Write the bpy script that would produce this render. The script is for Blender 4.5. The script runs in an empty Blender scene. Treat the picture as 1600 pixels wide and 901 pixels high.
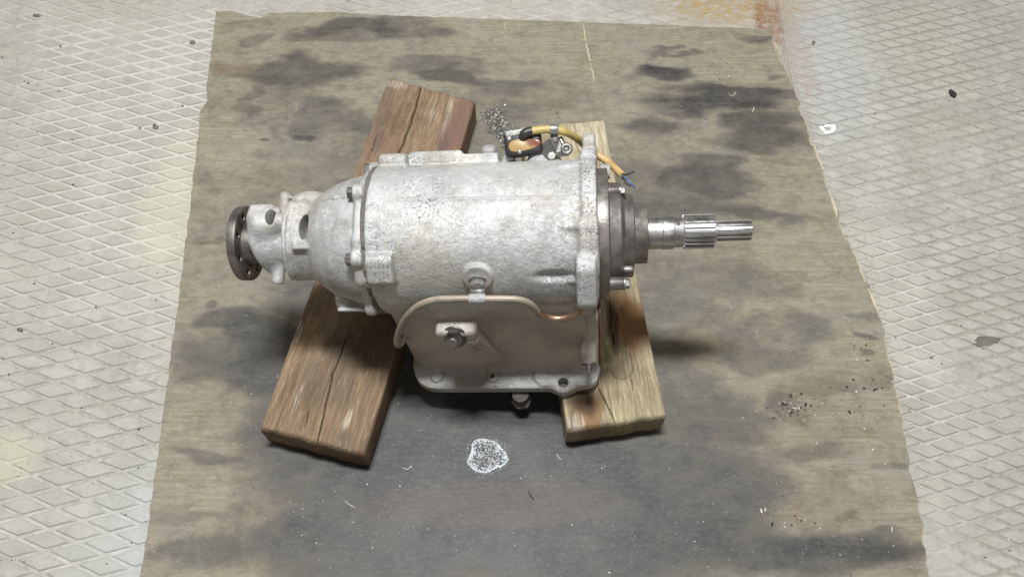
import bpy, bmesh, math, random
import numpy as np
from mathutils import Matrix, Vector

# ------------------------------------------------------------------ camera
sc = bpy.context.scene
FPX, DIST, PITCH = 1244.0, 1.4, math.radians(60)
CAM = np.array([0.0, -DIST * math.cos(PITCH), DIST * math.sin(PITCH)])
FW = np.array([0.0, math.cos(PITCH), -math.sin(PITCH)])
UP = np.array([0.0, math.sin(PITCH), math.cos(PITCH)])
RT = np.array([1.0, 0.0, 0.0])
cd = bpy.data.cameras.new('camera')
cd.sensor_width = 36.0
cd.lens = 36.0 * FPX / 1600.0
cd.clip_start = 0.05
cd.clip_end = 50.0
cam = bpy.data.objects.new('camera', cd)
sc.collection.objects.link(cam)
cam.location = CAM
cam.rotation_euler = (math.radians(90) - PITCH, 0, 0)
sc.camera = cam

# ------------------------------------------------------------------ world and lamps
w = bpy.data.worlds.new('World')
sc.world = w
w.use_nodes = True
bg = w.node_tree.nodes['Background']
bg.inputs[0].default_value = (1.0, 0.78, 0.56, 1)
bg.inputs[1].default_value = 0.07


def area(name, loc, sx, sy, power, col=(0.97, 0.99, 1.0)):
    ld = bpy.data.lights.new(name, 'AREA')
    ld.shape = 'RECTANGLE'
    ld.size = sx
    ld.size_y = sy
    ld.energy = power
    ld.color = col
    o = bpy.data.objects.new(name, ld)
    sc.collection.objects.link(o)
    o.location = loc
    return o


area('ceiling_or_fill_lamp', (-0.12, 0.10, 3.1), 0.75, 0.28, 124)
area('ceiling_or_fill_lamp', (-2.5, 0.6, 3.0), 1.2, 0.3, 20)  # fill lamp added at the left to lift the shadows
area('ceiling_or_fill_lamp', (2.5, 0.6, 3.0), 1.2, 0.3, 20)  # matching fill lamp added at the right
area('ceiling_or_fill_lamp', (0.2, -2.2, 3.0), 1.2, 0.3, 12)  # weak lamp added in front to brighten the sump wall and lip
vs = sc.view_settings
vs.view_transform = 'Standard'
vs.look = 'None'
vs.exposure = 0.0
vs.gamma = 1.0
vs.use_curve_mapping = False

# ------------------------------------------------------------------ helpers
random.seed(7)
RNG = np.random.default_rng(7)
COL = sc.collection


def P(px, py, z):
    """point of the place seen at photograph pixel (px, py) at height z"""
    d = FW + RT * ((px - 800) / FPX) - UP * ((py - 450.5) / FPX)
    return CAM + d * ((z - CAM[2]) / d[2])


def to_px(pts):
    v = np.asarray(pts, float) - CAM
    dep = v @ FW
    return 800 + FPX * (v @ RT) / dep, 450.5 - FPX * (v @ UP) / dep


def hash2(ix, iy, seed):
    n = (ix.astype(np.int64) * 374761393 + iy.astype(np.int64) * 668265263 + seed * 1442695041) & 0x7fffffff
    n = ((n ^ (n >> 13)) * 1274126177) & 0x7fffffff
    n = n ^ (n >> 16)
    return (n & 0xffff) / 65535.0


def vnoise(x, y, seed=0):
    ix, iy = np.floor(x), np.floor(y)
    fx, fy = x - ix, y - iy
    fx = fx * fx * (3 - 2 * fx)
    fy = fy * fy * (3 - 2 * fy)
    a, b = hash2(ix, iy, seed), hash2(ix + 1, iy, seed)
    c, d = hash2(ix, iy + 1, seed), hash2(ix + 1, iy + 1, seed)
    return (a + (b - a) * fx) * (1 - fy) + (c + (d - c) * fx) * fy


def fbm(x, y, seed=0, octv=4):
    s, amp, tot = 0.0, 1.0, 0.0
    for i in range(octv):
        s = s + amp * vnoise(x * 2 ** i, y * 2 ** i, seed + i * 17)
        tot += amp
        amp *= 0.5
    return s / tot


def sstep(a, b, x):
    t = np.clip((x - a) / (b - a), 0, 1)
    return t * t * (3 - 2 * t)


def link(name, me, m, parent=None, smooth=False):
    if m is not None and not me.materials:
        me.materials.append(m)
    if smooth:
        me.polygons.foreach_set('use_smooth', [True] * len(me.polygons))
    o = bpy.data.objects.new(name, me)
    COL.objects.link(o)
    if parent is not None:
        o.parent = parent
    return o


def np_mesh(name, verts, faces):
    """faces: (n,k) array or list of lists"""
    me = bpy.data.meshes.new(name)
    if isinstance(faces, np.ndarray):
        n, k = faces.shape
        me.vertices.add(len(verts))
        me.vertices.foreach_set('co', np.asarray(verts, np.float32).ravel())
        me.loops.add(n * k)
        me.loops.foreach_set('vertex_index', faces.astype(np.int32).ravel())
        me.polygons.add(n)
        me.polygons.foreach_set('loop_start', np.arange(0, n * k, k, dtype=np.int32))
        me.polygons.foreach_set('loop_total', np.full(n, k, np.int32))
        me.update(calc_edges=True)
        me.validate()
    else:
        me.from_pydata([tuple(map(float, v)) for v in verts], [], faces)
        me.update()
    return me


def attr(me, name, vals):
    a = me.attributes.new(name, 'FLOAT', 'POINT')
    a.data.foreach_set('value', np.asarray(vals, np.float32))


def tag(o, label, cat, group=None, kind=None):
    o['label'] = label
    o['category'] = cat
    if group:
        o['group'] = group
    if kind:
        o['kind'] = kind
    return o


def bevel_mesh(me, width, seg=2, angle=40):
    bm = bmesh.new()
    bm.from_mesh(me)
    bm.normal_update()
    es = [e for e in bm.edges if len(e.link_faces) == 2 and e.calc_face_angle(0) > math.radians(angle)]
    bmesh.ops.bevel(bm, geom=es, offset=width, segments=seg, profile=0.5, affect='EDGES', clamp_overlap=True)
    bm.to_mesh(me)
    bm.free()
    return me


def frame(d):
    d = np.asarray(d, float)
    d = d / np.linalg.norm(d)
    a = np.array([0, 0, 1.0]) if abs(d[2]) < 0.9 else np.array([1.0, 0, 0])
    u = np.cross(a, d)
    u /= np.linalg.norm(u)
    return u, np.cross(d, u), d


def lathe(prof, o=(0, 0, 0), d=(1, 0, 0), n=64, caps=True):
    """prof: list of (t, r) along direction d"""
    u, v, d = frame(d)
    o = np.asarray(o, float)
    vs_, fs = [], []
    for t, r in prof:
        for k in range(n):
            a = 2 * math.pi * k / n
            vs_.append(o + d * t + (u * math.cos(a) + v * math.sin(a)) * max(r, 1e-5))
    for i in range(len(prof) - 1):
        for k in range(n):
            k2 = (k + 1) % n
            fs.append([i * n + k, i * n + k2, (i + 1) * n + k2, (i + 1) * n + k])
    if caps:
        fs.append(list(range(n))[::-1])
        fs.append([(len(prof) - 1) * n + k for k in range(n)])
    return vs_, fs


def lathe_obj(name, prof, m, parent, o=(0, 0, 0), d=(1, 0, 0), n=64, bev=0.0008):
    v, f = lathe(prof, o, d, n)
    me = np_mesh(name, v, f)
    if bev:
        bevel_mesh(me, bev, 2, 30)
    ob = link(name, me, m, parent, True)
    soft(me)
    return ob


def soft(me, ang=35):
    """smooth shading with sharp edges above an angle"""
    me.polygons.foreach_set('use_smooth', [True] * len(me.polygons))
    bm = bmesh.new()
    bm.from_mesh(me)
    for e in bm.edges:
        if len(e.link_faces) == 2 and e.calc_face_angle(0) > math.radians(ang):
            e.smooth = False
    bm.to_mesh(me)
    bm.free()


def smooth_path(pts, n):
    pts = np.asarray(pts, float)
    out = []
    m = len(pts)
    for i in range(m - 1):
        p0, p1, p2, p3 = pts[max(i - 1, 0)], pts[i], pts[i + 1], pts[min(i + 2, m - 1)]
        for t in np.linspace(0, 1, n, endpoint=False):
            out.append(0.5 * ((2 * p1) + (-p0 + p2) * t + (2 * p0 - 5 * p1 + 4 * p2 - p3) * t * t + (-p0 + 3 * p1 - 3 * p2 + p3) * t ** 3))
    out.append(pts[-1])
    return np.array(out)


def tube(pts, r, n=14, sub=6):
    path = smooth_path(pts, sub) if sub else np.asarray(pts, float)
    rr = np.full(len(path), r) if np.isscalar(r) else np.interp(np.linspace(0, 1, len(path)), np.linspace(0, 1, len(r)), r)
    tang = np.gradient(path, axis=0)
    tang /= np.linalg.norm(tang, axis=1)[:, None]
    u = frame(tang[0])[0]
    vs_, fs = [], []
    for i, p in enumerate(path):
        u = u - tang[i] * (u @ tang[i])
        u /= np.linalg.norm(u)
        v = np.cross(tang[i], u)
        for k in range(n):
            a = 2 * math.pi * k / n
            vs_.append(p + rr[i] * (u * math.cos(a) + v * math.sin(a)))
    for i in range(len(path) - 1):
        for k in range(n):
            k2 = (k + 1) % n
            fs.append([i * n + k, i * n + k2, (i + 1) * n + k2, (i + 1) * n + k])
    fs.append(list(range(n))[::-1])
    fs.append([(len(path) - 1) * n + k for k in range(n)])
    return vs_, fs


def tube_obj(name, pts, r, m, parent, n=14, sub=6):
    v, f = tube(pts, r, n, sub)
    me = np_mesh(name, v, f)
    o = link(name, me, m, parent, True)
    soft(me, 50)
    return o


def box_obj(name, c, size, m, parent, rot=None, bev=0.001, seg=2):
    sx, sy, sz = [s / 2 for s in size]
    v = np.array([(x, y, z) for x in (-sx, sx) for y in (-sy, sy) for z in (-sz, sz)])
    if rot is not None:
        v = v @ np.array(rot).T
    v = v + np.asarray(c)
    f = [[0, 1, 3, 2], [4, 6, 7, 5], [0, 4, 5, 1], [2, 3, 7, 6], [0, 2, 6, 4], [1, 5, 7, 3]]
    me = np_mesh(name, v, f)
    bevel_mesh(me, bev, seg)
    o = link(name, me, m, parent)
    soft(me, 50)
    return o


def hex_bolt(name, c, d, r, h, m, parent, washer=True, shank=0.0, spin=0.2, dome=True):
    """hex head (with washer and visible shank) whose seat lies at c, pointing along d"""
    u, v, d = frame(d)
    c = np.asarray(c, float)
    vs_, fs = [], []

    def ring(t, rad, n, a0=0.0):
        b = len(vs_)
        for k in range(n):
            a = a0 + 2 * math.pi * k / n
            vs_.append(c + d * t + rad * (u * math.cos(a) + v * math.sin(a)))
        return b

    def bridge(a, b, n):
        for k in range(n):
            fs.append([a + k, a + (k + 1) % n, b + (k + 1) % n, b + k])
    t0 = -0.001
    if shank > 0:
        a = ring(t0, r * 0.55, 20)
        b = ring(shank, r * 0.55, 20)
        bridge(a, b, 20)
        t0 = shank
    if washer:
        w0 = ring(t0, r * 1.28, 24)
        w1 = ring(t0 + h * 0.22, r * 1.28, 24)
        bridge(w0, w1, 24)
        fs.append([w1 + k for k in range(24)])
        if shank > 0:
            fs.append([w0 + k for k in range(24)][::-1])
        t0 = t0 + h * 0.2
    a = ring(t0, r, 6, spin)
    b = ring(t0 + h * 0.86, r, 6, spin)
    e = ring(t0 + h, r * 0.82, 6, spin)
    bridge(a, b, 6)
    bridge(b, e, 6)
    fs.append([a + k for k in range(6)][::-1])
    fs.append([e + k for k in range(6)])
    me = np_mesh(name, vs_, fs)
    bevel_mesh(me, r * 0.06, 1, 30)
    o = link(name, me, m, parent)
    soft(me, 25)
    return o


# ---- signed distance toolkit ------------------------------------------------
def smin(a, b, k):
    h = np.maximum(k - np.abs(a - b), 0.0) / k
    return np.minimum(a, b) - h * h * k * 0.25


def smax(a, b, k):
    return -smin(-a, -b, k)


def s_cyl_x(X, Y, Z, x0, x1, r, cy=0.0, cz=0.0, rd=0.003):
    q = np.sqrt((Y - cy) ** 2 + (Z - cz) ** 2) - (r - rd)
    h = np.abs(X - (x0 + x1) / 2) - ((x1 - x0) / 2 - rd)
    return np.minimum(np.maximum(q, h), 0) + np.sqrt(np.maximum(q, 0) ** 2 + np.maximum(h, 0) ** 2) - rd


def s_box(X, Y, Z, c, half, rd=0.002, R=None):
    x, y, z = X - c[0], Y - c[1], Z - c[2]
    if R is not None:                      # columns of R are the box axes
        R = np.asarray(R)
        x, y, z = (x * R[0, i] + y * R[1, i] + z * R[2, i] for i in range(3))
    qx, qy, qz = np.abs(x) - half[0] + rd, np.abs(y) - half[1] + rd, np.abs(z) - half[2] + rd
    return np.sqrt(np.maximum(qx, 0) ** 2 + np.maximum(qy, 0) ** 2 + np.maximum(qz, 0) ** 2) + np.minimum(np.maximum(qx, np.maximum(qy, qz)), 0) - rd


def s_cap(X, Y, Z, a, b, ra, rb=None):
    rb = ra if rb is None else rb
    a, b = np.asarray(a, float), np.asarray(b, float)
    ab = b - a
    L2 = float(ab @ ab) + 1e-12
    t = np.clip(((X - a[0]) * ab[0] + (Y - a[1]) * ab[1] + (Z - a[2]) * ab[2]) / L2, 0, 1)
    return np.sqrt((X - a[0] - t * ab[0]) ** 2 + (Y - a[1] - t * ab[1]) ** 2 + (Z - a[2] - t * ab[2]) ** 2) - (ra + (rb - ra) * t)


def s_cyl(X, Y, Z, a, b, r, rd=0.001):
    a, b = np.asarray(a, float), np.asarray(b, float)
    L = np.linalg.norm(b - a)
    d = (b - a) / L
    t = (X - a[0]) * d[0] + (Y - a[1]) * d[1] + (Z - a[2]) * d[2]
    q2 = (X - a[0]) ** 2 + (Y - a[1]) ** 2 + (Z - a[2]) ** 2 - t * t
    q = np.sqrt(np.maximum(q2, 0)) - (r - rd)
    h = np.abs(t - L / 2) - (L / 2 - rd)
    return np.minimum(np.maximum(q, h), 0) + np.sqrt(np.maximum(q, 0) ** 2 + np.maximum(h, 0) ** 2) - rd


def s_ell(X, Y, Z, c, r):
    k = np.sqrt(((X - c[0]) / r[0]) ** 2 + ((Y - c[1]) / r[1]) ** 2 + ((Z - c[2]) / r[2]) ** 2)
    return (k - 1) * min(r)


def surface_net(f, lo, hi, h):
    ax = [np.arange(lo[i], hi[i] + h, h, dtype=np.float32) for i in range(3)]
    X, Y, Z = np.meshgrid(*ax, indexing='ij')
    V = f(X, Y, Z).astype(np.float32)
    S = V < 0
    nx, ny, nz = V.shape
    c = np.zeros((nx - 1, ny - 1, nz - 1), np.uint8)
    for i in (0, 1):
        for j in (0, 1):
            for k in (0, 1):
                c += S[i:nx - 1 + i, j:ny - 1 + j, k:nz - 1 + k]
    act = (c > 0) & (c < 8)
    idx = np.full(act.shape, -1, np.int32)
    I = np.argwhere(act)
    idx[act] = np.arange(len(I))
    acc = np.zeros((len(I), 3))
    cnt = np.zeros(len(I))
    cor = [(i, j, k) for i in (0, 1) for j in (0, 1) for k in (0, 1)]
    for a in cor:
        for b in cor:
            if sum(b) - sum(a) == 1 and all(b[q] >= a[q] for q in range(3)):
                va = V[I[:, 0] + a[0], I[:, 1] + a[1], I[:, 2] + a[2]]
                vb = V[I[:, 0] + b[0], I[:, 1] + b[1], I[:, 2] + b[2]]
                cr = (va < 0) != (vb < 0)
                t = np.where(cr, va / np.where(va == vb, 1, va - vb), 0)
                for q in range(3):
                    acc[:, q] += cr * (a[q] + t * (b[q] - a[q]))
                cnt += cr
    co = np.array(lo) + (I + acc / cnt[:, None]) * h
    quads = []
    for axn in range(3):
        o1, o2 = [(1, 2), (2, 0), (0, 1)][axn]
        sl0 = [slice(1, None)] * 3
        sl1 = [slice(1, None)] * 3
        sl0[axn] = slice(0, -1)
        sl1[axn] = slice(1, None)
        A, B = S[tuple(sl0)], S[tuple(sl1)]
        E = np.argwhere(A != B)
        for q in range(3):
            if q != axn:
                E[:, q] += 1
        ins = S[E[:, 0], E[:, 1], E[:, 2]]
        ok = np.ones(len(E), bool)
        for q in range(3):
            ok &= E[:, q] < idx.shape[q]
        E, ins = E[ok], ins[ok]

        def g(d1, d2):
            e = E.copy()
            e[:, o1] += d1
            e[:, o2] += d2
            return idx[e[:, 0], e[:, 1], e[:, 2]]
        q4 = np.stack([g(-1, -1), g(0, -1), g(0, 0), g(-1, 0)], 1)
        q4[~ins] = q4[~ins][:, ::-1]
        quads.append(q4)
    F = np.concatenate(quads)
    F = F[(F >= 0).all(1)]
    return co, F


# ------------------------------------------------------------------ materials
def new_mat(name):
    m = bpy.data.materials.new(name)
    m.use_nodes = True
    nt = m.node_tree
    return m, nt, nt.nodes['Principled BSDF']


class G:
    """tiny node-graph writer"""

    def __init__(self, nt):
        self.nt = nt
        self.obj = nt.nodes.new('ShaderNodeTexCoord').outputs['Object']

    def node(self, t, **kw):
        n = self.nt.nodes.new(t)
        for k, v in kw.items():
            setattr(n, k, v)
        return n

    def put(self, sock, v):
        if hasattr(v, 'is_linked') or isinstance(v, bpy.types.NodeSocket):
            self.nt.links.new(v, sock)
        else:
            sock.default_value = v

    def map(self, scale=(1, 1, 1), rot=(0, 0, 0), loc=(0, 0, 0), src=None):
        n = self.node('ShaderNodeMapping')
        self.put(n.inputs[0], src or self.obj)
        n.inputs['Location'].default_value = loc
        n.inputs['Rotation'].default_value = rot
        n.inputs['Scale'].default_value = scale
        return n.outputs[0]

    def noise(self, scale, detail=4, rough=0.55, src=None, dist=0.0):
        n = self.node('ShaderNodeTexNoise')
        self.put(n.inputs['Vector'], src or self.obj)
        n.inputs['Scale'].default_value = scale
        n.inputs['Detail'].default_value = detail
        n.inputs['Roughness'].default_value = rough
        n.inputs['Distortion'].default_value = dist
        return n.outputs['Fac']

    def voro(self, scale, feature='F1', src=None, rnd=1.0):
        n = self.node('ShaderNodeTexVoronoi', feature=feature)
        self.put(n.inputs['Vector'], src or self.obj)
        n.inputs['Scale'].default_value = scale
        n.inputs['Randomness'].default_value = rnd
        return n.outputs['Distance']

    def ramp(self, fac, a, b, lo=0.0, hi=1.0):
        n = self.node('ShaderNodeMapRange', interpolation_type='SMOOTHSTEP')
        self.put(n.inputs[0], fac)
        for i, v in zip((1, 2, 3, 4), (a, b, lo, hi)):
            n.inputs[i].default_value = v
        return n.outputs[0]

    def math(self, op, a, b=0.0, clamp=False):
        n = self.node('ShaderNodeMath', operation=op, use_clamp=clamp)
        self.put(n.inputs[0], a)
        self.put(n.inputs[1], b)
        return n.outputs[0]

    def mix(self, fac, a, b, mode='MIX'):
        n = self.node('ShaderNodeMix', data_type='RGBA', blend_type=mode)
        self.put(n.inputs[0], fac)
        for s, v in ((n.inputs[6], a), (n.inputs[7], b)):
            self.put(s, v if not isinstance(v, tuple) else (*v, 1.0)[:4])
        return n.outputs[2]

    def attr(self, name):
        n = self.node('ShaderNodeAttribute', attribute_name=name)
        return n.outputs['Fac']

    def bump(self, h, strength, dist, prev=None):
        n = self.node('ShaderNodeBump')
        self.put(n.inputs['Height'], h)
        n.inputs['Strength'].default_value = strength
        n.inputs['Distance'].default_value = dist
        if prev is not None:
            self.put(n.inputs['Normal'], prev)
        return n.outputs[0]

    def sep(self, src=None):
        n = self.node('ShaderNodeSeparateXYZ')
        self.put(n.inputs[0], src or self.obj)
        return n.outputs


def simple(name, col, metal=0.0, rough=0.5, var=0.25, nscale=60, bump=0.15, bdist=0.0006, spec=0.5, coord_shift=0):
    m, nt, b = new_mat(name)
    g = G(nt)
    n1 = g.noise(nscale, 5, 0.6)
    n2 = g.noise(nscale * 0.22, 3, 0.5)
    f = g.math('MULTIPLY', g.math('ADD', n1, n2), 0.5)
    f = g.ramp(f, 0.32, 0.68)
    dark = tuple(c * (1 - var) for c in col)
    lite = tuple(min(1, c * (1 + var * 0.6)) for c in col)
    g.put(b.inputs['Base Color'], g.mix(f, dark, lite))
    b.inputs['Metallic'].default_value = metal
    g.put(b.inputs['Roughness'], g.ramp(n1, 0.3, 0.7, max(0.05, rough - 0.1), min(1, rough + 0.1)))
    b.inputs['Specular IOR Level'].default_value = spec
    g.put(b.inputs['Normal'], g.bump(g.noise(nscale * 6, 4, 0.6), bump, bdist))
    return m


def cast_paint(name, tint=(0.62, 0.62, 0.61), pits=1.0, dirt=0.0, grimy=False):
    m, nt, b = new_mat(name)
    g = G(nt)
    big = g.noise(11, 4, 0.55)
    mid = g.noise(45, 5, 0.6)
    fine = g.noise(420, 3, 0.6)
    c = g.mix(g.ramp(big, 0.35, 0.68), tuple(t * 0.80 for t in tint), tuple(min(1, t * 1.06) for t in tint))
    c = g.mix(g.ramp(mid, 0.45, 0.70, 0, 0.55), c, tuple(t * 0.70 for t in tint))
    c = g.mix(g.ramp(g.noise(8, 4, 0.6, src=g.map(loc=(2, 9, 4))), 0.47, 0.64, 0, 0.55), c, (0.37, 0.40, 0.41))
    c = g.mix(g.ramp(g.noise(9, 4, 0.6, src=g.map(loc=(6, 1, 8))), 0.50, 0.66, 0, 0.55), c, (0.48, 0.43, 0.365))
    # pale rubbed flakes
    fz = g.ramp(g.noise(15, 4, 0.6, src=g.map(loc=(4, 4, 1))), 0.44, 0.60, 0.15, 1.0)
    c = g.mix(g.math('MULTIPLY', fz, g.ramp(g.noise(120, 5, 0.75, dist=0.8), 0.48, 0.60, 0, 0.7)), c, (0.70, 0.70, 0.69))
    # dark pits left where the paint has flaked
    zone = g.ramp(g.noise(13, 4, 0.55, src=g.map(loc=(3.1, 1.7, 0.4))), 0.47, 0.60, 0.02, 1.0)
    pv = g.ramp(g.noise(330, 4, 0.7, src=g.map(loc=(1, 5, 2))), 0.565, 0.62)
    pit = g.math('MULTIPLY', g.math('MULTIPLY', pv, zone), 0.85 * pits)
    c = g.mix(pit, c, (0.13, 0.13, 0.13))
    # cracks between paint flakes
    warp = g.node('ShaderNodeVectorMath', operation='ADD')
    nv = g.node('ShaderNodeTexNoise')
    g.put(nv.inputs['Vector'], g.obj)
    nv.inputs['Scale'].default_value = 110
    nv.inputs['Detail'].default_value = 3
    sc_ = g.node('ShaderNodeVectorMath', operation='SCALE')
    g.put(sc_.inputs[0], nv.outputs['Color'])
    sc_.inputs['Scale'].default_value = 0.03
    g.put(warp.inputs[0], g.obj)
    g.put(warp.inputs[1], sc_.outputs[0])
    crk = g.voro(42, 'DISTANCE_TO_EDGE', src=warp.outputs[0])
    crack = g.math('MULTIPLY', g.ramp(crk, 0.006, 0.022, 1, 0), g.ramp(g.noise(34, 3), 0.54, 0.62))
    c = g.mix(g.math('MULTIPLY', crack, 0.35 * pits), c, (0.25, 0.24, 0.23))
    flk = g.ramp(g.noise(75, 4, 0.6, src=g.map(loc=(8, 3, 5)), dist=0.8), 0.50, 0.525)
    c = g.mix(g.math('MULTIPLY', flk, 0.16), c, (0.33, 0.33, 0.32))
    rough = g.ramp(mid, 0.3, 0.7, 0.50, 0.72)
    if dirt > 0:
        dn = g.noise(24, 5, 0.62, src=g.map(loc=(7, 2, 1)))
        df = g.ramp(dn, 0.46, 0.70, 0.0, dirt)
        c = g.mix(df, c, (0.25, 0.215, 0.175))
    if grimy:
        # oily brown film left on the sump wall, wiped off the gasket lip
        at = g.attr('grime')
        gn = g.noise(30, 5, 0.6)
        gf = g.math('MULTIPLY', at, g.ramp(gn, 0.25, 0.6, 0.72, 1.0))
        c = g.mix(gf, c, g.mix(g.ramp(g.noise(15, 4, 0.55), 0.35, 0.65), (0.38, 0.33, 0.27), (0.55, 0.49, 0.41)))
        met = g.ramp(gf, 0.0, 1.0, 0.38, 0.10)
        g.put(b.inputs['Metallic'], met)
    else:
        b.inputs['Metallic'].default_value = 0.42
    g.put(b.inputs['Base Color'], c)
    g.put(b.inputs['Roughness'], rough)
    n = g.bump(g.noise(150, 6, 0.74), 0.6, 0.0030)
    n = g.bump(flk, 0.55 * min(1, pits + 0.15), 0.0009, n)
    n = g.bump(fine, 0.35, 0.0008, n)
    n = g.bump(g.math('ADD', g.math('MULTIPLY', pit, -1.0), g.math('MULTIPLY', crack, -1.0)), 0.55, 0.0012, n)
    g.put(b.inputs['Normal'], n)
    return m


M = {}
M['case'] = cast_paint('flaked_silver_paint', tint=(0.59, 0.59, 0.575), grimy=True, dirt=0.3)
M['tail'] = cast_paint('silver_paint', tint=(0.58, 0.58, 0.565), pits=0.35, dirt=0.5)
M['pump'] = simple('dark_cast_iron', (0.225, 0.205, 0.188), 0.65, 0.42, 0.3, 70, 0.25, 0.001)
M['flange_steel'] = simple('oily_dark_steel', (0.165, 0.148, 0.135), 0.6, 0.45, 0.5, 60, 0.2, 0.0008)
M['steel'] = simple('machined_steel', (0.46, 0.45, 0.44), 0.9, 0.40, 0.12, 60, 0.01, 0.0002)
M['bolt'] = simple('zinc_bolt', (0.36, 0.36, 0.34), 0.75, 0.42, 0.35, 160, 0.15, 0.0005)
M['old_bolt'] = simple('greasy_bolt', (0.20, 0.19, 0.17), 0.6, 0.45, 0.35, 160, 0.2, 0.0005)
M['gasket'] = simple('dark_gasket', (0.15, 0.135, 0.115), 0.0, 0.8, 0.4, 120, 0.3, 0.001)
M['red_gasket'] = simple('red_gasket', (0.26, 0.11, 0.085), 0.0, 0.7, 0.3, 120, 0.2, 0.0006)
M['copper'] = simple('copper_pipe', (0.40, 0.265, 0.18), 0.8, 0.4, 0.35, 60, 0.1, 0.0005)
M['painted_pipe'] = simple('overpainted_pipe', (0.36, 0.30, 0.24), 0.2, 0.48, 0.3, 60, 0.25, 0.001)
M['yellow'] = simple('yellow_cable', (0.45, 0.35, 0.115), 0.0, 0.48, 0.3, 60, 0.1, 0.0006)
M['tan'] = simple('tan_cable', (0.52, 0.36, 0.15), 0.0, 0.45, 0.25, 60, 0.1, 0.0006)
M['black'] = simple('black_plastic', (0.025, 0.023, 0.022), 0.0, 0.4, 0.3, 60, 0.1, 0.0005)
M['blue'] = simple('blue_wire', (0.06, 0.13, 0.26), 0.0, 0.4, 0.2, 60, 0.05, 0.0003)
M['white'] = simple('white_putty', (0.75, 0.74, 0.68), 0.0, 0.6, 0.2, 120, 0.3, 0.001)
M['amber'] = None
M['bracket'] = simple('bracket_steel', (0.21, 0.20, 0.185), 0.7, 0.42, 0.3, 90, 0.15, 0.0006)
M['dark_hole'] = simple('hole_shade', (0.05, 0.045, 0.04), 0.2, 0.5, 0.3, 100, 0.1, 0.0005)  # dark colour standing in for the shade inside the holes


def amber():
    m, nt, b = new_mat('amber_varnished_card')
    g = G(nt)
    f = g.ramp(g.noise(30, 3, 0.5), 0.42, 0.58)
    g.put(b.inputs['Base Color'], g.mix(f, (0.20, 0.07, 0.04), (0.38, 0.26, 0.11)))
    b.inputs['Roughness'].default_value = 0.25
    return m


M['amber'] = amber()


def wood_beam(name, c_dark, c_mid, c_lite, stain_a, stain_shade_b):
    """grain runs along object X; attributes stain, stain_shade, pale, enda"""
    m, nt, b = new_mat(name)
    g = G(nt)
    st = g.map(scale=(1, 14, 14))
    grain = g.noise(9, 6, 0.62, src=st, dist=0.6)
    fine = g.noise(26, 6, 0.74, src=g.map(scale=(1, 12, 12)))
    blot = g.noise(13, 4, 0.6)
    c = g.mix(g.ramp(grain, 0.32, 0.66), c_dark, c_mid)
    c = g.mix(g.ramp(fine, 0.48, 0.64, 0, 0.85), c, c_lite)
    c = g.mix(g.ramp(blot, 0.50, 0.68, 0, 0.55), c, tuple(x * 0.62 for x in c_dark))
    strk = g.noise(9, 6, 0.75, src=g.map(scale=(1, 32, 32), loc=(1, 8, 3)))
    c = g.mix(g.ramp(strk, 0.50, 0.66, 0, 0.6), c, tuple(x * 0.5 for x in c_dark))
    flecks = g.ramp(g.noise(95, 3, 0.6, src=g.map(scale=(1, 5, 5), loc=(4, 1, 1))), 0.68, 0.73, 0, 0.8)
    c = g.mix(flecks, c, tuple(min(1, x * 1.5) for x in c_lite))
    c = g.mix(g.math('MULTIPLY', g.attr('stain'), g.ramp(fine, 0.25, 0.65, 0.65, 1)), c, stain_a)
    c = g.mix(g.math('MULTIPLY', g.attr('stain_shade'), g.ramp(grain, 0.25, 0.65, 0.7, 1)), c, stain_shade_b)
    c = g.mix(g.math('MULTIPLY', g.attr('pale'), g.ramp(fine, 0.40, 0.60, 0.1, 1)), c, (0.62, 0.57, 0.47))
    c = g.mix(g.math('MULTIPLY', g.attr('crack'), 0.6), c, (0.03, 0.022, 0.015))
    g.put(b.inputs['Base Color'], c)
    b.inputs['Roughness'].default_value = 0.78
    n = g.bump(grain, 0.5, 0.003)
    n = g.bump(strk, 0.5, 0.0016, n)
    n = g.bump(fine, 0.6, 0.0016, n)
    g.put(b.inputs['Normal'], n)
    return m


M['beam_l'] = wood_beam('weathered_brown_timber', (0.165, 0.105, 0.060), (0.25, 0.17, 0.100), (0.35, 0.26, 0.162), (0.17, 0.095, 0.075), (0.085, 0.065, 0.055))
M['beam_r'] = wood_beam('weathered_pale_timber', (0.28, 0.222, 0.132), (0.42, 0.352, 0.222), (0.58, 0.505, 0.335), (0.23, 0.110, 0.036), (0.055, 0.030, 0.016))


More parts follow.
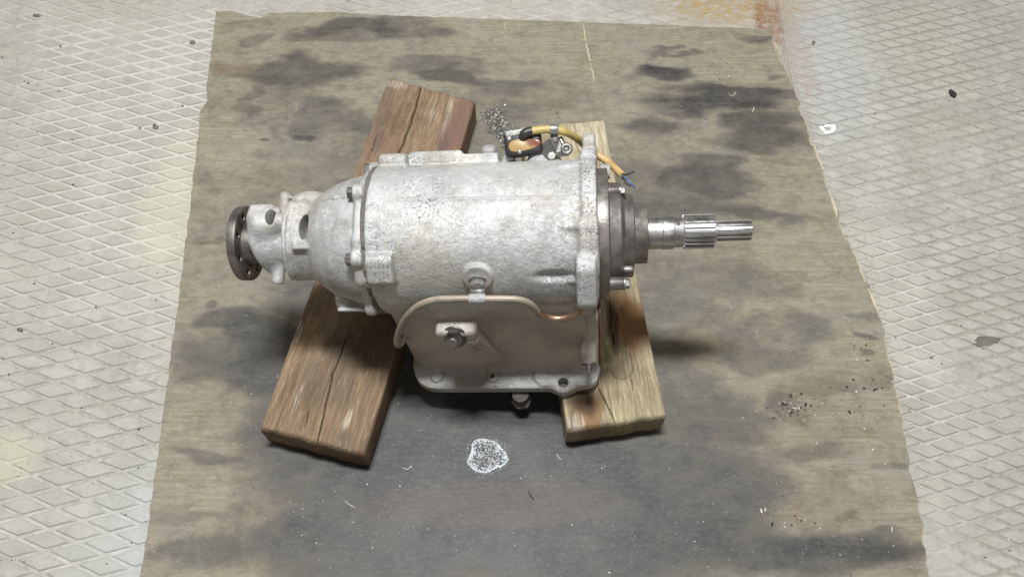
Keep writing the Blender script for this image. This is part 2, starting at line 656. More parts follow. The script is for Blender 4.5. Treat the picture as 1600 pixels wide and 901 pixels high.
def plywood():
    m, nt, b = new_mat('oil_stained_plywood')
    g = G(nt)
    st = g.map(scale=(1, 30, 1), rot=(0, 0, 0.035))
    grain = g.noise(5.5, 7, 0.62, src=st, dist=0.3)
    gr2 = g.noise(13, 6, 0.72, src=g.map(scale=(1, 15, 1), loc=(3, 2, 0)))
    blot = g.noise(5.5, 5, 0.6)
    blot2 = g.noise(17, 5, 0.62, src=g.map(scale=(1, 1.8, 1), loc=(1, 7, 0)))
    c = g.mix(g.ramp(grain, 0.34, 0.66), (0.242, 0.213, 0.148), (0.285, 0.255, 0.184))
    c = g.mix(g.ramp(blot2, 0.45, 0.66, 0, 0.6), c, (0.225, 0.212, 0.175))
    c = g.mix(g.ramp(gr2, 0.50, 0.64, 0, 0.65), c, (0.35, 0.325, 0.25))
    c = g.mix(g.ramp(gr2, 0.46, 0.34, 0, 0.5), c, (0.15, 0.132, 0.095))
    c = g.mix(g.ramp(g.noise(48, 5, 0.7, src=g.map(scale=(1, 9, 1), loc=(9, 2, 0))), 0.56, 0.68, 0, 0.5), c, (0.19, 0.175, 0.14))
    c = g.mix(g.ramp(blot, 0.48, 0.68, 0, 0.5), c, (0.245, 0.238, 0.208))
    
    mot = g.noise(34, 8, 0.74, src=g.map(scale=(1, 1.5, 1), loc=(2, 4, 0)))
    mot2 = g.noise(95, 6, 0.72, src=g.map(scale=(1, 2.2, 1), loc=(7, 1, 0)))
    c = g.mix(g.ramp(mot, 0.44, 0.66, 0, 0.55), c, (0.150, 0.133, 0.097))
    c = g.mix(g.ramp(mot2, 0.52, 0.68, 0, 0.5), c, (0.37, 0.345, 0.265))
    # soaked-in oil with painted gearbox shadow among it: two depths, grain-following edges
    oil = g.attr('oil')
    wob = g.math('ADD', g.math('MULTIPLY', g.math('SUBTRACT', grain, 0.5), 0.22),
                 g.math('MULTIPLY', g.math('SUBTRACT', blot2, 0.5), 0.45))
    wob = g.math('ADD', wob, g.math('MULTIPLY', g.math('SUBTRACT', mot, 0.5), 0.55))
    wob = g.math('ADD', wob, g.math('MULTIPLY', g.math('SUBTRACT', gr2, 0.5), 0.5))
    o2 = g.math('ADD', oil, wob)
    c = g.mix(g.ramp(o2, 0.02, 0.34, 0, 0.30), c, (0.165, 0.150, 0.118))
    c = g.mix(g.ramp(o2, 0.14, 0.66, 0, 0.82), c, g.mix(g.ramp(gr2, 0.4, 0.65), (0.088, 0.080, 0.070), (0.120, 0.109, 0.092)))
    c = g.mix(g.ramp(o2, 0.52, 0.98, 0, 0.92), c, g.mix(g.ramp(g.noise(9, 6, 0.68, src=g.map(loc=(5, 5, 0))), 0.38, 0.62), (0.026, 0.026, 0.028), (0.056, 0.053, 0.049)))
    c = g.mix(g.math('MULTIPLY', g.ramp(mot2, 0.48, 0.64, 0, 0.36), g.ramp(o2, 0.5, 0.9)), c, (0.125, 0.12, 0.108))
    c = g.mix(g.math('MULTIPLY', g.attr('warm'), g.ramp(mot, 0.3, 0.6, 0.3, 0.62)), c, (0.155, 0.098, 0.055))
    dust = g.math('MULTIPLY', g.ramp(g.noise(260, 4, 0.7), 0.58, 0.72, 0, 0.30), g.ramp(g.noise(20, 4, 0.6), 0.4, 0.6))
    c = g.mix(dust, c, (0.52, 0.51, 0.46))
    c = g.mix(g.attr('edge'), c, (0.56, 0.50, 0.37))
    g.put(b.inputs['Base Color'], c)
    g.put(b.inputs['Roughness'], g.ramp(o2, 0.3, 0.9, 0.74, 0.5))
    b.inputs['Specular IOR Level'].default_value = 0.35
    n = g.bump(grain, 0.12, 0.0015)
    n = g.bump(gr2, 0.30, 0.0008, n)
    g.put(b.inputs['Normal'], n)
    return m


M['ply'] = plywood()


def ell(g, pos, cx, cy, rx, ry, soft_=0.6, rot=0.0):
    n = g.node('ShaderNodeMapping', vector_type='TEXTURE')
    g.put(n.inputs[0], pos)
    n.inputs['Location'].default_value = (cx, cy, 0)
    n.inputs['Rotation'].default_value = (0, 0, rot)
    n.inputs['Scale'].default_value = (rx, ry, 1e6)
    ln = g.node('ShaderNodeVectorMath', operation='LENGTH')
    g.put(ln.inputs[0], n.outputs[0])
    wob = g.math('ADD', ln.outputs['Value'], g.math('MULTIPLY', g.math('SUBTRACT', g.noise(14, 5, 0.65, src=pos), 0.5), 1.1))
    return g.ramp(wob, 1.0 - soft_ * 0.5, 1.0 + soft_ * 0.5, 1, 0)


def floor_mat(name, pad):
    m, nt, b = new_mat(name)
    g = G(nt)
    geo = g.node('ShaderNodeNewGeometry').outputs['Position']
    big = g.noise(2.6, 5, 0.6, src=geo)
    mid = g.noise(16, 5, 0.62, src=geo)
    fine = g.noise(130, 4, 0.6, src=geo)
    if pad:
        c = g.mix(g.ramp(mid, 0.35, 0.66), (0.365, 0.35, 0.305), (0.455, 0.438, 0.385))
        c = g.mix(g.ramp(big, 0.42, 0.66, 0, 0.6), c, (0.425, 0.41, 0.345))
        c = g.mix(g.ramp(g.noise(55, 5, 0.7, src=geo), 0.50, 0.70, 0, 0.6), c, (0.30, 0.286, 0.24))
        c = g.mix(g.ramp(g.noise(5.5, 5, 0.65, src=g.map(src=geo, loc=(3, 1, 0))), 0.50, 0.68, 0, 0.5), c, (0.33, 0.315, 0.265))
        c = g.mix(g.ramp(fine, 0.56, 0.72, 0, 0.45), c, (0.345, 0.335, 0.30))
        info = g.node('ShaderNodeObjectInfo').outputs['Random']
        c = g.mix(g.ramp(info, 0, 1, 0, 0.10), c, (0.44, 0.44, 0.41))
    else:
        # chalky dust packed into some of the grooves, bare grime in others
        sel = g.noise(4.2, 4, 0.6, src=g.map(src=geo, loc=(2.3, 0.6, 0)))
        loc = g.noise(46, 4, 0.6, src=geo)
        d1 = ell(g, geo, -0.72, 0.40, 0.26, 0.30, 1.2)
        d2 = ell(g, geo, 0.68, -0.02, 0.06, 0.22, 1.0)
        dz = g.math('ADD', g.math('MULTIPLY', d1, 0.75), g.math('MULTIPLY', d2, 0.75))
        dustf = g.math('ADD', g.ramp(sel, 0.38, 0.66, 0.0, 0.55), g.math('MULTIPLY', g.math('SUBTRACT', loc, 0.5), 1.6), True)
        left = g.ramp(g.sep(geo)[0], 0.2, 0.75, 0.12, -0.22)
        dustf = g.math('ADD', g.math('ADD', dustf, left), dz, True)
        c = g.mix(dustf, g.mix(g.ramp(fine, 0.4, 0.65), (0.285, 0.27, 0.225), (0.375, 0.357, 0.305)), (0.52, 0.505, 0.455))
    # rust that bled out of the plate seam, old yellow paint, a few oil marks
    r1 = ell(g, geo, 0.50, 0.715, 0.16, 0.055, 0.9)
    r2 = ell(g, geo, 0.588, 0.58, 0.045, 0.16, 0.9)
    r3 = ell(g, geo, 0.560, 0.67, 0.035, 0.07, 0.7)
    yel = ell(g, geo, -0.80, -0.31, 0.055, 0.045, 0.8)
    yel2 = ell(g, geo, -0.62, 0.18, 0.07, 0.16, 1.0)
    bl = ell(g, geo, -0.52, -0.43, 0.10, 0.11, 1.2)
    blr = ell(g, geo, 0.66, 0.55, 0.10, 0.25, 1.2)
    rn = g.ramp(g.noise(60, 7, 0.75, src=geo), 0.40, 0.58, 0.12, 1.0)
    c = g.mix(g.math('MULTIPLY', g.math('MULTIPLY', r1, rn), 0.95), c, (0.38, 0.27, 0.125))
    c = g.mix(g.math('MULTIPLY', g.math('MULTIPLY', r2, rn), 0.6), c, (0.30, 0.195, 0.105))
    c = g.mix(g.math('MULTIPLY', g.math('MULTIPLY', r3, rn), 1.0), c, (0.24, 0.115, 0.045))
    c = g.mix(g.math('MULTIPLY', yel, 0.35), c, (0.55, 0.53, 0.33))
    c = g.mix(g.math('MULTIPLY', yel2, 0.35), c, (0.56, 0.54, 0.40))
    c = g.mix(g.math('MULTIPLY', bl, 0.35), c, (0.50, 0.54, 0.55))
    c = g.mix(g.math('MULTIPLY', blr, 0.35), c, (0.47, 0.48, 0.50))
    g.put(b.inputs['Base Color'], c)
    g.put(b.inputs['Roughness'], g.ramp(mid, 0.3, 0.7, 0.55, 0.75))
    b.inputs['Specular IOR Level'].default_value = 0.35
    n = g.bump(mid, 0.25, 0.003)
    n = g.bump(fine, 0.35, 0.0010, n)
    g.put(b.inputs['Normal'], n)
    return m


M['pad'] = floor_mat('worn_floor_pad', True)
M['groove'] = floor_mat('dusty_floor_groove', False)

# ------------------------------------------------------------------ floor
fl_me = np_mesh('floor', [(-2.5, -2.0, 0), (2.5, -2.0, 0), (2.5, 2.6, 0), (-2.5, 2.6, 0)], [[0, 1, 2, 3]])
floor = link('floor', fl_me, M['groove'])
floor['kind'] = 'structure'
floor['label'] = 'pale grey workshop floor of raised diamond pads'

BOARD_PX_L = [(337, 18), (333, 60), (322, 140), (324, 158), (312, 175), (309, 215), (296, 330), (272, 520), (247, 700), (220, 901), (214, 960)]
BOARD_PX_R = [(1203, 45), (1210, 68), (1232, 122), (1249, 160), (1251, 172), (1257, 190), (1270, 225), (1287, 268), (1300, 312), (1318, 365), (1343, 415), (1370, 482), (1384, 530), (1398, 590), (1416, 690), (1424, 745), (1438, 800), (1448, 870), (1452, 901), (1458, 960)]
BT = 0.0035
BZ = BT + 0.015
bl_ = np.array([P(x, y, BZ) for x, y in BOARD_PX_L])
br_ = np.array([P(x, y, BZ) for x, y in BOARD_PX_R])


def left_x(y):
    return np.interp(y, bl_[::-1, 1], bl_[::-1, 0])


def right_x(y):
    return np.interp(y, br_[::-1, 1], br_[::-1, 0])


def pad_mesh(va, vb, gap, h, seed, bevel=0.0016):
    """one raised rhombus, 12 faces, worn edges"""
    c = np.array([(va + vb) / 2, (va - vb) / 2, -(va + vb) / 2, (vb - va) / 2])
    la, lb = np.linalg.norm(va), np.linalg.norm(vb)
    sn = abs(va[0] * vb[1] - va[1] * vb[0]) / (la * lb)
    base_k = 1 - gap / (min(la, lb) * sn)
    top_k = 1 - (gap + 2 * bevel) / (min(la, lb) * sn)
    rr = np.random.default_rng(seed)
    vs_, n = [], 4

    def ringpts(k, z, j):
        out = []
        for i in range(4):
            p, q, r_ = c[i - 1] * k, c[i] * k, c[(i + 1) % 4] * k
            for t in (0.055, ):
                a = q + (p - q) * t
                b_ = q + (r_ - q) * t
                out += [(*(a + rr.normal(0, j, 2)), z), (*(b_ + rr.normal(0, j, 2)), z)]
        return out
    rings = [ringpts(base_k, -0.003, 0.0003), ringpts(base_k, h * 0.35, 0.0003), ringpts(top_k, h, 0.0004)]
    for r_ in rings:
        vs_ += r_
    fs = []
    for i in range(2):
        for k in range(8):
            fs.append([i * 8 + k, (i + 1) * 8 + k, (i + 1) * 8 + (k + 1) % 8, i * 8 + (k + 1) % 8])
    fs.append([16 + k for k in range(8)][::-1])
    me = np_mesh('floor_pad', vs_, [f[::-1] for f in fs])
    return me


def polar(l, deg):
    a = math.radians(deg)
    return np.array([l * math.cos(a), l * math.sin(a)])


SEAM = [(0.60, 2.0), (0.5877, 0.74), (0.578, 0.5626), (0.5757, 0.419), (0.57, -2.0)]


def seam_x(y):
    return np.interp(y, [p[1] for p in SEAM][::-1], [p[0] for p in SEAM][::-1])


cands = []
fields = (dict(a=polar(0.0505, -22), b=polar(0.0465, 15.5), o=(-0.6996, -0.3061), gap=0.0048, side=-1),
          dict(a=polar(0.0375, -27), b=polar(0.0345, 16), o=(0.7818, 0.0604), gap=0.0038, side=1))
for fi, F in enumerate(fields):
    meshes = [pad_mesh(F['a'], F['b'], F['gap'], 0.0023, 100 * fi + s) for s in range(6)]
    for m_ in meshes:
        m_.materials.append(M['pad'])
        m_.polygons.foreach_set('use_smooth', [False] * len(m_.polygons))
    F['meshes'] = meshes
    for i in range(-70, 70):
        for j in range(-70, 70):
            c = np.array(F['o']) + i * F['a'] + j * F['b']
            if not (-1.5 < c[0] < 1.5 and -0.95 < c[1] < 1.5):
                continue
            half = (np.abs(F['a'][0]) + np.abs(F['b'][0])) / 2
            if F['side'] * (c[0] - seam_x(c[1])) < half * 0.8 + 0.004:
                continue
            inb = (c[1] < 0.685) and (left_x(c[1]) + half + 0.004 < c[0] < right_x(c[1]) - half - 0.004)
            if inb and c[1] < 0.655:
                continue
            n_ = fbm(np.array([c[0] * 3.3]), np.array([c[1] * 3.3]), 5 + fi, 3)[0]
            sink = -0.0021 * sstep(0.40, 0.66, n_) * (1.0 if fi else 0.75)
            x_, y_ = to_px([[c[0], c[1], 0]])
            x_, y_ = x_[0], y_[0]
            vis = (-20 < x_ < 1620) and (-10 < y_ < 915)
            size = abs(np.cross(F['a'], F['b'])) * (y_ + 1700) ** 3 if vis else 0
            cands.append((size, fi, c, sink, random.randrange(6)))
cands.sort(key=lambda t: -t[0])
for k, (s, fi, c, sink, mi) in enumerate(cands[:300]):
    o = bpy.data.objects.new('floor_pad', fields[fi]['meshes'][mi])
    COL.objects.link(o)
    o.parent = floor
    o.location = (c[0], c[1], sink + random.uniform(-0.0002, 0.0002))
rest_v, rest_f, nv = [], [], 0
for s, fi, c, sink, mi in cands[300:]:
    me = fields[fi]['meshes'][mi]
    vv = np.array([v.co for v in me.vertices]) + np.array([c[0], c[1], sink + random.uniform(-0.0002, 0.0002)])
    rest_v.append(vv)
    rest_f += [[q + nv for q in p.vertices] for p in me.polygons]
    nv += len(vv)
ro = link('floor_pad_field', np_mesh('floor_pad_field', np.concatenate(rest_v), rest_f), M['pad'], floor)
ro['kind'] = 'stuff'
# weld seam between the two floor plates
sy = np.linspace(-1.0, 1.45, 120)
sv, sf = tube([(seam_x(y) + 0.0008 * math.sin(y * 60), y, -0.0016 + 0.0004 * math.sin(y * 90)) for y in sy], 0.0042, 8, 0)
link('floor_seam', np_mesh('floor_seam', sv, sf), M['groove'], floor, True)

# ------------------------------------------------------------------ plywood board
OIL_AND_SHADE = [  # px, py, rx, ry, strength
    (560, 46, 125, 13, 0.9), (640, 40, 70, 20, 0.55), (375, 38, 40, 6, 0.5), (398, 56, 28, 10, 0.55), (520, 62, 60, 8, 0.5), (450, 118, 95, 28, 0.75),
    (400, 150, 18, 40, 0.5), (432, 150, 12, 60, 0.35), (460, 165, 14, 60, 0.35), (500, 180, 50, 34, 0.55), (560, 195, 40, 20, 0.5), (475, 213, 18, 10, 0.9), (408, 215, 14, 5, 0.8),
    (712, 120, 40, 20, 0.9), (700, 105, 90, 12, 0.5), (770, 140, 60, 16, 0.5), (850, 150, 50, 20, 0.3), (800, 180, 60, 40, 0.35),
    (1032, 115, 66, 15, 1.0), (1140, 156, 120, 23, 1.1), (1010, 190, 50, 17, 0.7), (1045, 80, 50, 4, 0.7), (1180, 52, 40, 6, 0.8), (1225, 125, 25, 4, 0.7), (1185, 207, 85, 30, 0.9),
    (1090, 255, 40, 22, 0.6), (1090, 285, 75, 26, 0.8), (1200, 250, 60, 6, 0.35), (1060, 330, 95, 22, 0.6), (1150, 335, 70, 10, 0.7), (1230, 345, 30, 12, 0.5), (985, 300, 60, 50, 0.4),
    (345, 495, 60, 20, 0.75), (400, 520, 70, 28, 0.9), (340, 560, 80, 28, 0.7), (450, 585, 90, 50, 0.95), (500, 470, 40, 40, 0.6), (350, 380, 10, 8, 0.6), (310, 310, 25, 60, 0.25), (315, 470, 10, 6, 0.6), (440, 470, 40, 25, 0.6),  # ellipses below the output flange paint its cast shadow among the oil
    (300, 715, 60, 15, 0.6), (275, 805, 50, 10, 0.35), (420, 690, 70, 60, 0.65), (440, 800, 90, 70, 0.6), (330, 860, 80, 30, 0.45), (600, 800, 170, 130, 0.85), (560, 700, 120, 80, 0.7),
    (780, 700, 260, 110, 0.95), (830, 780, 260, 90, 0.75), (930, 860, 210, 70, 0.9), (1080, 770, 150, 90, 0.75), (1120, 660, 90, 50, 0.55), (1060, 600, 60, 60, 0.4), (1230, 635, 35, 30, 0.85), (700, 600, 300, 80, 0.8), (1200, 560, 60, 25, 0.55),  # oil below the sump, made darker to deepen the sump's shadow as well
    (1290, 855, 150, 26, 0.95), (1230, 870, 160, 30, 0.8), (1395, 725, 40, 12, 0.6), (1410, 850, 40, 30, 0.5), (1260, 700, 40, 20, 0.5), (1310, 610, 80, 14, 0.5), (1260, 515, 50, 30, 0.65), (1390, 595, 40, 12, 0.6), (1345, 525, 16, 8, 0.9), (1345, 558, 18, 8, 0.8),
    (1265, 425, 12, 18, 0.5), (1360, 488, 40, 10, 0.5), (1230, 460, 70, 14, 0.4), (1190, 420, 60, 20, 0.35), (1100, 430, 120, 40, 0.3), (1160, 520, 60, 30, 0.35),
    (680, 330, 380, 150, 0.25), (1040, 470, 80, 60, 0.35), (1335, 800, 12, 10, 0.5), (700, 860, 200, 40, 0.6), (500, 860, 90, 40, 0.4),
]
CLEAR = [(1290, 400, 90, 60, 0.5), (1280, 660, 90, 30, 0.45), (1310, 745, 90, 40, 0.5), (290, 650, 40, 50, 0.4), (280, 760, 55, 30, 0.45), (350, 230, 40, 40, 0.4), (880, 60, 120, 40, 0.45), (1150, 100, 70, 20, 0.3), (390, 800, 30, 40, 0.35), (900, 760, 40, 40, 0.12)]
WARM = [(365, 105, 30, 14, 0.8), (1280, 640, 60, 60, 0.5), (1300, 780, 60, 50, 0.55), (370, 160, 40, 18, 0.5), (495, 60, 40, 8, 0.6), (760, 790, 220, 40, 0.35)]
NU, NV = 420, 440
yy = np.linspace(0, 1, NV)
bv = np.zeros((NV, NU, 3))
ytop_px = [(337, 18), (362, 17), (384, 24), (405, 28), (420, 20), (520, 19), (600, 24), (780, 30), (915, 35), (1000, 38), (1120, 43), (1203, 45)]
yt = np.array([P(x, y, BZ) for x, y in ytop_px])
uu = np.linspace(0, 1, NU)
for r in range(NV):
    # rows run from the back edge to the front edge
    y0 = np.interp(np.interp(uu, [0, 1], [yt[0, 0], yt[-1, 0]]), yt[:, 0], yt[:, 1])
    y0 = y0 + 0.004 * (fbm(uu * 60, uu * 0, 3) - 0.5)
    yf = -0.545 + 0 * uu
    y = y0 + (yf - y0) * yy[r]
    xl = left_x(y) + 0.0045 * (fbm(y * 70, y * 0 + 2, 4) - 0.5)
    xr = right_x(y) + 0.0110 * (fbm(y * 48, y * 0 + 5, 9) - 0.5)
    x = xl + (xr - xl) * uu
    bv[r, :, 0], bv[r, :, 1] = x, y
    bv[r, :, 2] = BZ + 0.0006 * (fbm(x * 9, y * 9, 12) - 0.5)
flat = bv.reshape(-1, 3)
qx, qy = to_px(flat)
wx = (fbm(flat[:, 0] * 9, flat[:, 1] * 26, 31, 5) - 0.5)
wy = (fbm(flat[:, 0] * 9, flat[:, 1] * 26, 57, 5) - 0.5)
sx_, sy_ = qx + 120 * wx, qy + 46 * wy


def blobs(lst, s=1.0):
    acc = np.zeros(len(sx_))
    for cx, cy, rx, ry, st_ in lst:
        d = np.sqrt(((sx_ - cx) / rx) ** 2 + ((sy_ - cy) / ry) ** 2)
        v_ = st_ * (1 - sstep(0.60, 1.30, d))
        acc = np.maximum(acc, v_) + 0.25 * np.minimum(acc, v_)
    return acc


BROAD = [(760, 420, 520, 330, 0.42), (760, 780, 520, 260, 0.60), (1060, 220, 260, 170, 0.30), (520, 130, 260, 110, 0.28), (420, 560, 200, 160, 0.35), (1230, 860, 240, 60, 0.45)]
broad = blobs(BROAD)
spots = blobs(OIL_AND_SHADE)
oil = np.clip(np.maximum(spots * 0.58, 0) + 0.46 * broad + 0.05 - 0.55 * blobs(CLEAR), 0, 1.2)
warm = np.clip(blobs(WARM), 0, 1)
# two sides and a bottom so the sheet has its thickness
fr = np.arange(NV * NU).reshape(NV, NU)
quads = np.stack([fr[:-1, :-1], fr[1:, :-1], fr[1:, 1:], fr[:-1, 1:]], -1).reshape(-1, 4)
rim = np.concatenate([fr[0, :], fr[1:, -1], fr[-1, -2::-1], fr[-2:0:-1, 0]])
n0 = len(flat)
bot = flat[rim].copy()
bot[:, 2] = BT
mid_ = flat[rim].copy()
mid_[:, 2] -= 0.0012
allv = np.concatenate([flat, mid_, bot])
L = len(rim)
a_ = np.arange(L)
b2 = (a_ + 1) % L
q1 = np.stack([rim[a_], rim[b2], n0 + b2, n0 + a_], -1)
q2 = np.stack([n0 + a_, n0 + b2, n0 + L + b2, n0 + L + a_], -1)
bme = np_mesh('plywood_board', allv, np.concatenate([quads, q1, q2]))
edge = np.concatenate([np.zeros(n0), 0.3 * np.ones(2 * L)])
rimx, rimy = to_px(flat[rim])
torn = sstep(0.52, 0.64, fbm(flat[rim][:, 1] * 26, flat[rim][:, 0] * 3, 77, 3)) * (rimx > 1190)
edge[n0:n0 + L] = np.clip(0.25 + 0.7 * torn, 0, 1)
edge[n0 + L:] = np.clip(0.2 + 0.6 * torn, 0, 1)
edge[rim] = 0.65 * torn
attr(bme, 'oil', np.concatenate([oil, oil[rim] * 0.5, oil[rim] * 0.5]))
attr(bme, 'warm', np.concatenate([warm, np.zeros(2 * L)]))
attr(bme, 'edge', edge)
board = link('plywood_board', bme, M['ply'])
soft(bme, 50)
tag(board, 'large oil-stained plywood sheet lying flat on the diamond floor under the blocks', 'board')
M['splinter'] = simple('torn_pale_veneer', (0.56, 0.49, 0.35), 0, 0.8, 0.3, 200, 0.4, 0.001)
for (x0, y0, x1, y1, wd) in ((1269, 222, 1286, 266, 0.0032), (1298, 303, 1308, 340, 0.0035), (1342, 412, 1352, 442, 0.0028), (1356, 450, 1372, 490, 0.0030), (1210, 66, 1219, 86, 0.0026), (911, 37, 915, 66, 0.0022), (916, 68, 922, 96, 0.0030), (922, 98, 929, 128, 0.0018), (789, 34, 790, 52, 0.0014), (790, 56, 792, 72, 0.0010)):
    pts, n_ = [], 9
    for i in range(n_):
        t = i / (n_ - 1)
        p = P(x0 + (x1 - x0) * t, y0 + (y1 - y0) * t, BZ + 0.0005)
        pts.append(p + np.array([0.001 * random.uniform(-1, 1), 0, 0.0006 * random.uniform(-1, 1)]))
    rad = [wd * (0.25 + 0.75 * math.sin(math.pi * (i + 0.5) / n_)) * random.uniform(0.7, 1.1) for i in range(n_)]
    tube_obj('splinter', pts, rad, M['splinter'], board, 6, 2)

# ------------------------------------------------------------------ timber beams
BEAM_Z0, BEAM_Z1 = BZ + 0.0004, 0.080


def beam(name, corners, m, cracks, stain_and_shade, rough_seed, knots=(), wear=None):
    """corners: world x,y of the top face: front-left, front-right, back-right, back-left.
    Object X runs along the grain; the top is a height field with real cracks."""
    fl, fr_, brr, bll = [np.asarray(c[:2]) for c in corners]
    org = (fl + fr_ + brr + bll) / 4
    ax = ((bll + brr) - (fl + fr_)) / 2
    ang = math.atan2(ax[1], ax[0])
    ca, sa = math.cos(-ang), math.sin(-ang)
    Rm = np.array([[ca, -sa], [sa, ca]])
    loc = [Rm @ (c - org) for c in (fl, fr_, brr, bll)]
    NT, NS = 280, 190
    t = np.linspace(0, 1, NT)[:, None]
    s = np.linspace(0, 1, NS)[None, :]
    # slight waviness of the sawn edges
    e0 = 0.0025 * (fbm(t * 9, t * 0 + 1, rough_seed, 4) - 0.5)
    e1 = 0.003 * (fbm(t * 9, t * 0 + 4, rough_seed + 3, 4) - 0.5)
    s_ = s + e0 / 0.15 * (1 - s) + e1 / 0.15 * s
    endf = 0.0045 * (fbm(s * 8, s * 0 + 2, rough_seed + 7, 4) - 0.5)
    endb = 0.007 * (fbm(s * 8, s * 0 + 9, rough_seed + 8, 4) - 0.5)
    pos = ((1 - t) * (1 - s_))[..., None] * loc[0] + ((1 - t) * s_)[..., None] * loc[1] + (t * s_)[..., None] * loc[2] + (t * (1 - s_))[..., None] * loc[3]
    pos[..., 0] += (endf * (1 - t) ** 8 + endb * t ** 8)
    X, Y = pos[..., 0], pos[..., 1]
    wid = np.abs(loc[0] - loc[1])[1]
    zt = 0.0016 * (fbm(X * 12, Y * 90, rough_seed + 11, 4) - 0.5) + 0.0012 * (fbm(X * 30, Y * 200, rough_seed + 13, 3) - 0.5)
    # worn round arrises
    de = np.minimum(s, 1 - s) * wid + 0 * t
    dl = np.minimum(t, 1 - t) * np.linalg.norm(ax) + 0 * s
    rw = 0.0022 + 0.0036 * fbm(X * 14, Y * 14, rough_seed + 5, 3)
    zt = zt - 0.5 * rw * np.clip(1 - de / rw, 0, 1) ** 2 - 0.5 * rw * np.clip(1 - dl / rw, 0, 1) ** 2
    if wear is not None:
        zt = zt - wear(t, s, wid)
    wpt = np.stack([org[0] + X * ca + Y * sa, org[1] - X * sa + Y * ca, 0 * X + BEAM_Z1], -1).reshape(-1, 3)
    ux, uy = to_px(wpt)
    ux, uy = ux.reshape(X.shape), uy.reshape(X.shape)
    crack = np.zeros_like(X)
    jx = 3 * (fbm(X * 60, Y * 60, rough_seed + 61, 4) - 0.5)
    for pts, wpx, dep in cracks:
        pts = np.asarray(pts, float)
        best = np.full(X.shape, 1e9)
        par = np.zeros_like(X)
        for i in range(len(pts) - 1):
            a, b_ = pts[i], pts[i + 1]
            ab = b_ - a
            tt = np.clip(((ux - a[0]) * ab[0] + (uy - a[1]) * ab[1]) / (ab @ ab), 0, 1)
            d = np.hypot(ux + jx - a[0] - tt * ab[0], uy - a[1] - tt * ab[1])
            par = np.where(d < best, (i + tt) / (len(pts) - 1), par)
            best = np.minimum(best, d)
        ww = 0.62 * wpx * (0.35 + 0.65 * np.sin(np.pi * np.clip(par * 0.9 + 0.05, 0, 1)))
        k = 1 - sstep(ww * 0.35, ww, best)
        crack = np.maximum(crack, k)
        zt = zt - dep * k
    for (cx, cy, rx, ry, wpx, dep) in knots:
        d = np.abs(np.hypot((ux - cx) / rx, (uy - cy) / ry) - 1) * min(rx, ry)
        k = 1 - sstep(wpx * 0.3, wpx, d)
        crack = np.maximum(crack, k * (0.25 + 0.5 * fbm(X * 60, Y * 60, 5, 2)))
        zt = zt - dep * k
    top = np.stack([X, Y, BEAM_Z1 + zt], -1).reshape(-1, 3)
    stn = {}
    nz1 = (fbm(X * 24, Y * 60, rough_seed + 21, 4) - 0.5)
    for key in ('stain', 'stain_shade', 'pale'):
        acc = np.zeros_like(X)
        for (cx, cy, rx, ry, rot, st_) in stain_and_shade.get(key, ()):
            dx, dy = ux - cx, uy - cy
            cr, sr = math.cos(math.radians(rot)), math.sin(math.radians(rot))
            d = np.hypot((dx * cr + dy * sr) / rx, (-dx * sr + dy * cr) / ry) + nz1 * 1.1
            acc = np.maximum(acc, st_ * (1 - sstep(0.5, 1.3, d)))
        stn[key] = acc.ravel()
    fr2 = np.arange(NT * NS).reshape(NT, NS)
    quads = np.stack([fr2[:-1, :-1], fr2[:-1, 1:], fr2[1:, 1:], fr2[1:, :-1]], -1).reshape(-1, 4)
    rim = np.concatenate([fr2[0, :], fr2[1:, -1], fr2[-1, -2::-1], fr2[-2:0:-1, 0]])
    L = len(rim)
    n0 = len(top)
    rings = []
    cen = top[rim].mean(0)
    levels = (0.85, 0.6, 0.35, 0.12, 0.0)
    ph = np.arange(L)
    for li, lv in enumerate(levels):
        p = top[rim].copy()
        ztop = p[:, 2].copy()
        out = p[:, :2] - cen[:2]
        out = out / np.linalg.norm(out, axis=1)[:, None]
        bul = 0.0018 * (fbm(ph * 0.045, ph * 0 + li * 0.7, rough_seed + 40, 4) - 0.45)
        p[:, :2] += out * (bul[:, None] + (0.0022 if li < 4 else -0.001))
        p[:, 2] = BEAM_Z0 + (ztop - BEAM_Z0) * lv
        rings.append(p)
    allv = np.concatenate([top] + rings)
    fcs = [quads]
    a_ = np.arange(L)
    b2 = (a_ + 1) % L
    prev = rim
    for li in range(len(levels)):
        cur = n0 + li * L + a_
        fcs.append(np.stack([prev[a_], cur, cur[b2], prev[b2]], -1))
        prev = cur
    me = np_mesh(name, allv, np.concatenate(fcs))
    for key in ('stain', 'stain_shade', 'pale'):
        attr(me, key, np.concatenate([stn[key]] + [stn[key][rim] * 0.6] * len(levels)))
    cv = crack.ravel()
    attr(me, 'crack', np.concatenate([cv * 0.9] + [cv[rim] * v for v in (0.8, 0.5, 0.2, 0, 0)]))
    bm = bmesh.new()
    bm.from_mesh(me)
    bmesh.ops.recalc_face_normals(bm, faces=bm.faces)
    bm.to_mesh(me)
    bm.free()
    o = link(name, me, m, None, True)
    soft(me, 55)
    o.location = (org[0], org[1], 0)
    o.rotation_euler = (0, 0, ang)
    return o


